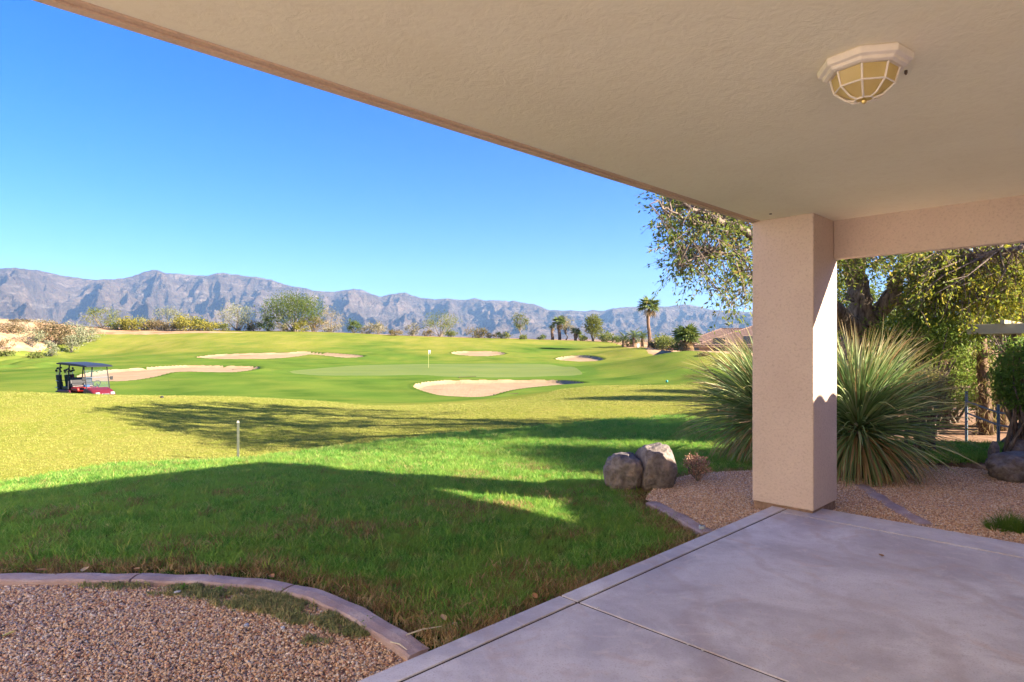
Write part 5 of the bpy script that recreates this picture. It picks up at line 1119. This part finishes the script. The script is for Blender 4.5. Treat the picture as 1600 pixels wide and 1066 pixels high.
# ------------------------------------------------------------------ neighbouring house with tiled roofs
M_NWALL = stucco('tan_stucco', (.36, .25, .18), (.44, .31, .23), .2); M_WIN = plain('dark_window', (.03, .035, .045), .15, .6)
k = NT('mauve_tile', .85, .2); c = k.ramp(k.noise(2.5, 4), [(.3, (.12, .078, .066)), (.7, (.20, .13, .11))]); k.col(c); M_MT = k.m
def hip_house(name, x0, y0, rz, w_, d_, zg, ze, rise, label, wins=()):
    root = empty(name, (x0, y0, zg), rz, label, 'house', 'tile roofed houses across the course'); H = ze - zg
    MB().box((w_ / 2, d_ / 2, H / 2 - .5), (w_, d_, H + 1)).build('wall', M_NWALL, root)
    o_ = .55; a = (-o_, -o_, H); b = (w_ + o_, -o_, H); c = (w_ + o_, d_ + o_, H); d = (-o_, d_ + o_, H); m = d_ / 2; r0 = (m, m, H + rise); r1 = (w_ - m, m, H + rise)
    for q in ((a, b, r0, r1), (b, c, r1, r1), (d, a, r0, r0)):
        v_, q_ = wave_roof(*q, amp=.05, pitch=.36, rows=.42, step=.05); np_mesh('roof', v_, q_, M_MT, root)
    MB().add([c, d, r0, r1], [(0, 1, 2, 3)]).build('roof', M_MT, root)
    MB().box((w_ / 2, d_ / 2, H - .08), (w_ + 2 * o_ - .05, d_ + 2 * o_ - .05, .14)).build('eave', M_NWALL, root)
    rc = MB()
    for p_, q_ in ((a, r0), (b, r1), (r0, r1)):
        p_ = np.array(p_); q_ = np.array(q_); n = int(np.linalg.norm(q_ - p_) / .4)
        for i in range(n): t = (i + .1) / n; t1 = (i + .9) / n; rc.tube([p_ + (q_ - p_) * t + [0, 0, .07], p_ + (q_ - p_) * t1 + [0, 0, .09]], .11, 6)
    o = rc.build('ridge_tiles', M_MT, root); o['kind'] = 'stuff'
    for (x, z, ww, hh) in wins:
        f = MB().box((x, -.02, z), (ww + .16, .06, hh + .16)).build('window', M_NWALL, root, bevel=.01); MB().box((x, -.055, z), (ww, .02, hh)).build('pane', M_WIN, f)
    return root
p = at(1092, 542, 71); gz = base_z(p[0], p[1])[0]; hip_house('tiled_house', p[0], p[1], R(-14), 22, 14, gz - .2, EYE + .1, 2.45, 'tan house with mauve tile roof behind the short palm', [(2.2, 1.1, 1.3, 1.5), (6, 1.1, 2.4, 1.9)])
p = at(1078, 538, 88); gz2 = base_z(p[0], p[1])[0]; hip_house('tiled_house', p[0], p[1], R(-10), 13, 10, gz2 - .5, EYE + .7, 1.9, 'second tile-roofed house whose hip roof rises behind the first', [(3, 1.2, 1.4, 1.3)])
p = at(1046, 541, 108); gz3 = base_z(p[0], p[1])[0]; hip_house('tiled_house', p[0], p[1], R(-8), 11, 10, gz3 - .5, EYE + .2, 1.6, 'small brown roof peeking out left of the short palm', [(3, 1.2, 1.4, 1.3)])
# ------------------------------------------------------------------ pergola beam and low metal fence on the right
M_PERG = plain('olive_paint', (.36, .33, .22), .8, .2, sc=6); M_FENCE = plain('blue_grey_metal', (.10, .15, .19), .5, .5)
pa = at(1512, 508, 9.6); pb_ = at(1700, 505, 8.6); pg = empty('pergola', (pa[0], pa[1], 0), 0, 'olive painted pergola beam crossing the garden at right', 'pergola'); d_ = pb_ - pa; L_ = np.hypot(d_[0], d_[1]); an = math.atan2(d_[1], d_[0])
bz = EYE - (514.5 - HY) / F * 9.5
def pl(x, y, z): return (x * math.cos(an) - y * math.sin(an), x * math.sin(an) + y * math.cos(an), z)
MB().box(pl(L_ / 2, 0, bz), (L_, .12, .15), an).build('beam', M_PERG, pg, bevel=.006); MB().box(pl(L_ / 2, 1.8, bz), (L_, .12, .15), an).build('beam', M_PERG, pg, bevel=.006)
for x in (L_ - .1,):
    for y in (0, 1.8): c_ = pl(x, y, 0); MB().box((c_[0], c_[1], bz / 2 - .05), (.12, .12, bz + .05), an).build('post', M_PERG, pg, bevel=.006)
for i in range(3): c_ = pl(.45 + i * .65, .9, bz + .10); MB().box(c_, (.05, 2.1, .06), an).build('rafter', M_PERG, pg)
fp = [(1510, 612, 672, 9.6), (1560, 632, 682, 9.0), (1600, 636, 690, 8.4), (1660, 640, 700, 7.9)]
fb = at(1510, 672, 9.6); fe = empty('metal_fence', (fb[0], fb[1], 0), 0, 'low blue-grey metal rail fence curving off to the right edge', 'fence'); pts = []
for (px, pt, pbm, Y) in fp:
    t_ = at(px, pt, Y); b_ = at(px, pbm, Y); g_ = base_z(t_[0], t_[1])[0]; q0 = np.array([t_[0] - fb[0], t_[1] - fb[1], g_ - .05]); q1 = np.array([q0[0], q0[1], max(t_[2], g_ + .4)]); pts.append((q0, q1)); MB().tube([q0, q1], .02, 8).build('post', M_FENCE, fe)
for h0 in (.12, .30):
    MB().tube([q1 - [0, 0, h0 if i else h0 + .03] for i, (q0, q1) in enumerate(pts)], .014, 6).build('rail', M_FENCE, fe)
# ------------------------------------------------------------------ litter and small finds
k = NT('dry_leaf', .8, .2); k.col(k.ramp(k.rnd(), [(0, (.30, .15, .07)), (.5, (.42, .24, .11)), (1, (.50, .34, .18))])); M_DL = k.m
def dleaf(px, py, z, L, lb, m=None, a=None):
    b = onz(px, py, z); rg = random.Random(px * 31 + py); mb = MB(); n = 5; vs = []
    for i in range(n + 1):
        t = i / n; w_ = L * .30 * math.sin(math.pi * min(1, t * .92 + .04)) ** .8; zc = .25 * L * (t - .5) ** 2 + .002
        vs += [(L * (t - .5), -w_, zc + w_ * .5), (L * (t - .5), 0, zc), (L * (t - .5), w_, zc + w_ * .4)]
    mb.add(vs, [f for i in range(n) for f in ((3 * i, 3 * i + 3, 3 * i + 4, 3 * i + 1), (3 * i + 1, 3 * i + 4, 3 * i + 5, 3 * i + 2))])
    o = mb.build('fallen_leaf', m or M_DL, smooth=True); o.location = b; o.rotation_euler = (rg.uniform(-.2, .2), rg.uniform(-.2, .2), rg.uniform(0, 6.28)); return tag(o, lb, 'leaf', 'fallen leaves and litter')
M_PALEL = plain('pale_leaf', (.62, .55, .40)); M_YEL = plain('yellow_leaf', (.45, .42, .12)); M_PAPER = plain('white_scrap', (.7, .72, .75))
for a_ in ((1377, 869, .004, .06, 'curled dry leaf lying on the open patio slab'), (1188, 957, .004, .014, 'small dark crumb on the patio slab'), (836, 932, .004, .05, 'orange-brown leaf at the grass edge above the border joint'),
 (64, 892, -.02, .07, 'reddish leaf at the far left end of the curb'), (133, 891, -.02, .08, 'largest tan leaf on the long curb'), (213, 890, -.02, .06, 'brown leaf on the curb right of the largest one'), (425, 901, -.02, .06, 'pale brown leaf standing on the curb bend'), (345, 889, -.02, .05, 'small dry leaf in the grass above the curb'), (693, 966, -.02, .06, 'dry leaf at the lawn tip by the patio')): dleaf(*a_)
dleaf(14, 992, -.055, .06, 'yellow-green leaf on the gravel at the left edge', M_YEL); dleaf(711, 977, -.05, .055, 'whitish leaf at the lawn corner by the patio', M_PALEL)
dleaf(105, 839, -.09, .10, 'white scrap lying in the shaded lawn', M_PAPER)
o = MB().tube([(-.09, 0, .004), (0, .003, .010), (.11, 0, .004)], [.004, .0045, .002], 6).build('dry_stick', M_PALEL); o.location = onz(660, 987, -.022); o.rotation_euler = (0, 0, R(30)); tag(o, 'pale dry stick on the end of the long curb', 'stick')
o = MB().tube([(-.06, 0, .004), (0, .01, .008), (.07, 0, .004)], [.003, .0035, .002], 6).build('dry_stick', M_PALEL); o.location = onz(622, 1010, -.03); o.rotation_euler = (0, 0, R(-40)); tag(o, 'short pale stick on the gravel by the curb end', 'stick')
dr = empty('drain_cap', onz(1097, 823, -.02), .4, 'small grey plastic drain cap where the short curb meets the patio', 'drain cap'); MB().lathe([(.028, -.02), (.028, .006), (.022, .012)], sides=14).build('cap', plain('grey_plastic', (.33, .37, .42), .4), dr); MB().box((0, 0, .014), (.03, .006, .004)).build('slot', M_BLK, dr)
mm = plain('pebble_grey', (.42, .42, .46), .7)
rg = random.Random(5)
for (px, py) in ((1020, 985), (1075, 1008), (1098, 1017), (1160, 1048), (935, 950)):
    me = stones(px); me.materials.append(mm); o = bpy.data.objects.new('pebble', me); link(o); b = onz(px, py, 0); o.location = (b[0], b[1], .003); o.scale = (.016, .013, .012); tag(o, {1020: 'first tiny stone in the patio cross joint, right of the border corner', 1075: 'left of the paired tiny stones midway along the cross joint', 1098: 'right of the paired tiny stones midway along the cross joint', 1160: 'tiny stone in the cross joint nearest the picture bottom', 935: 'tiny stone beside the cross joint closest to the border joint'}[px], 'pebble', 'tiny stones in the patio joint')
for (px, py, lb) in ((277, 925, 'blue-grey scrap in the weeds on the left gravel'), (385, 977, 'pale blue pebble in the middle of the left gravel'), (442, 981, 'dark grey pebble near the weeds on the left gravel'), (516, 932, 'grey stone on the curb joint')):
    me = stones(px); me.materials.append(mm); o = bpy.data.objects.new('pebble', me); link(o); o.location = onz(px, py, -.045); o.scale = (.05, .032, .024); o.rotation_euler = (0, 0, px); tag(o, lb, 'pebble')
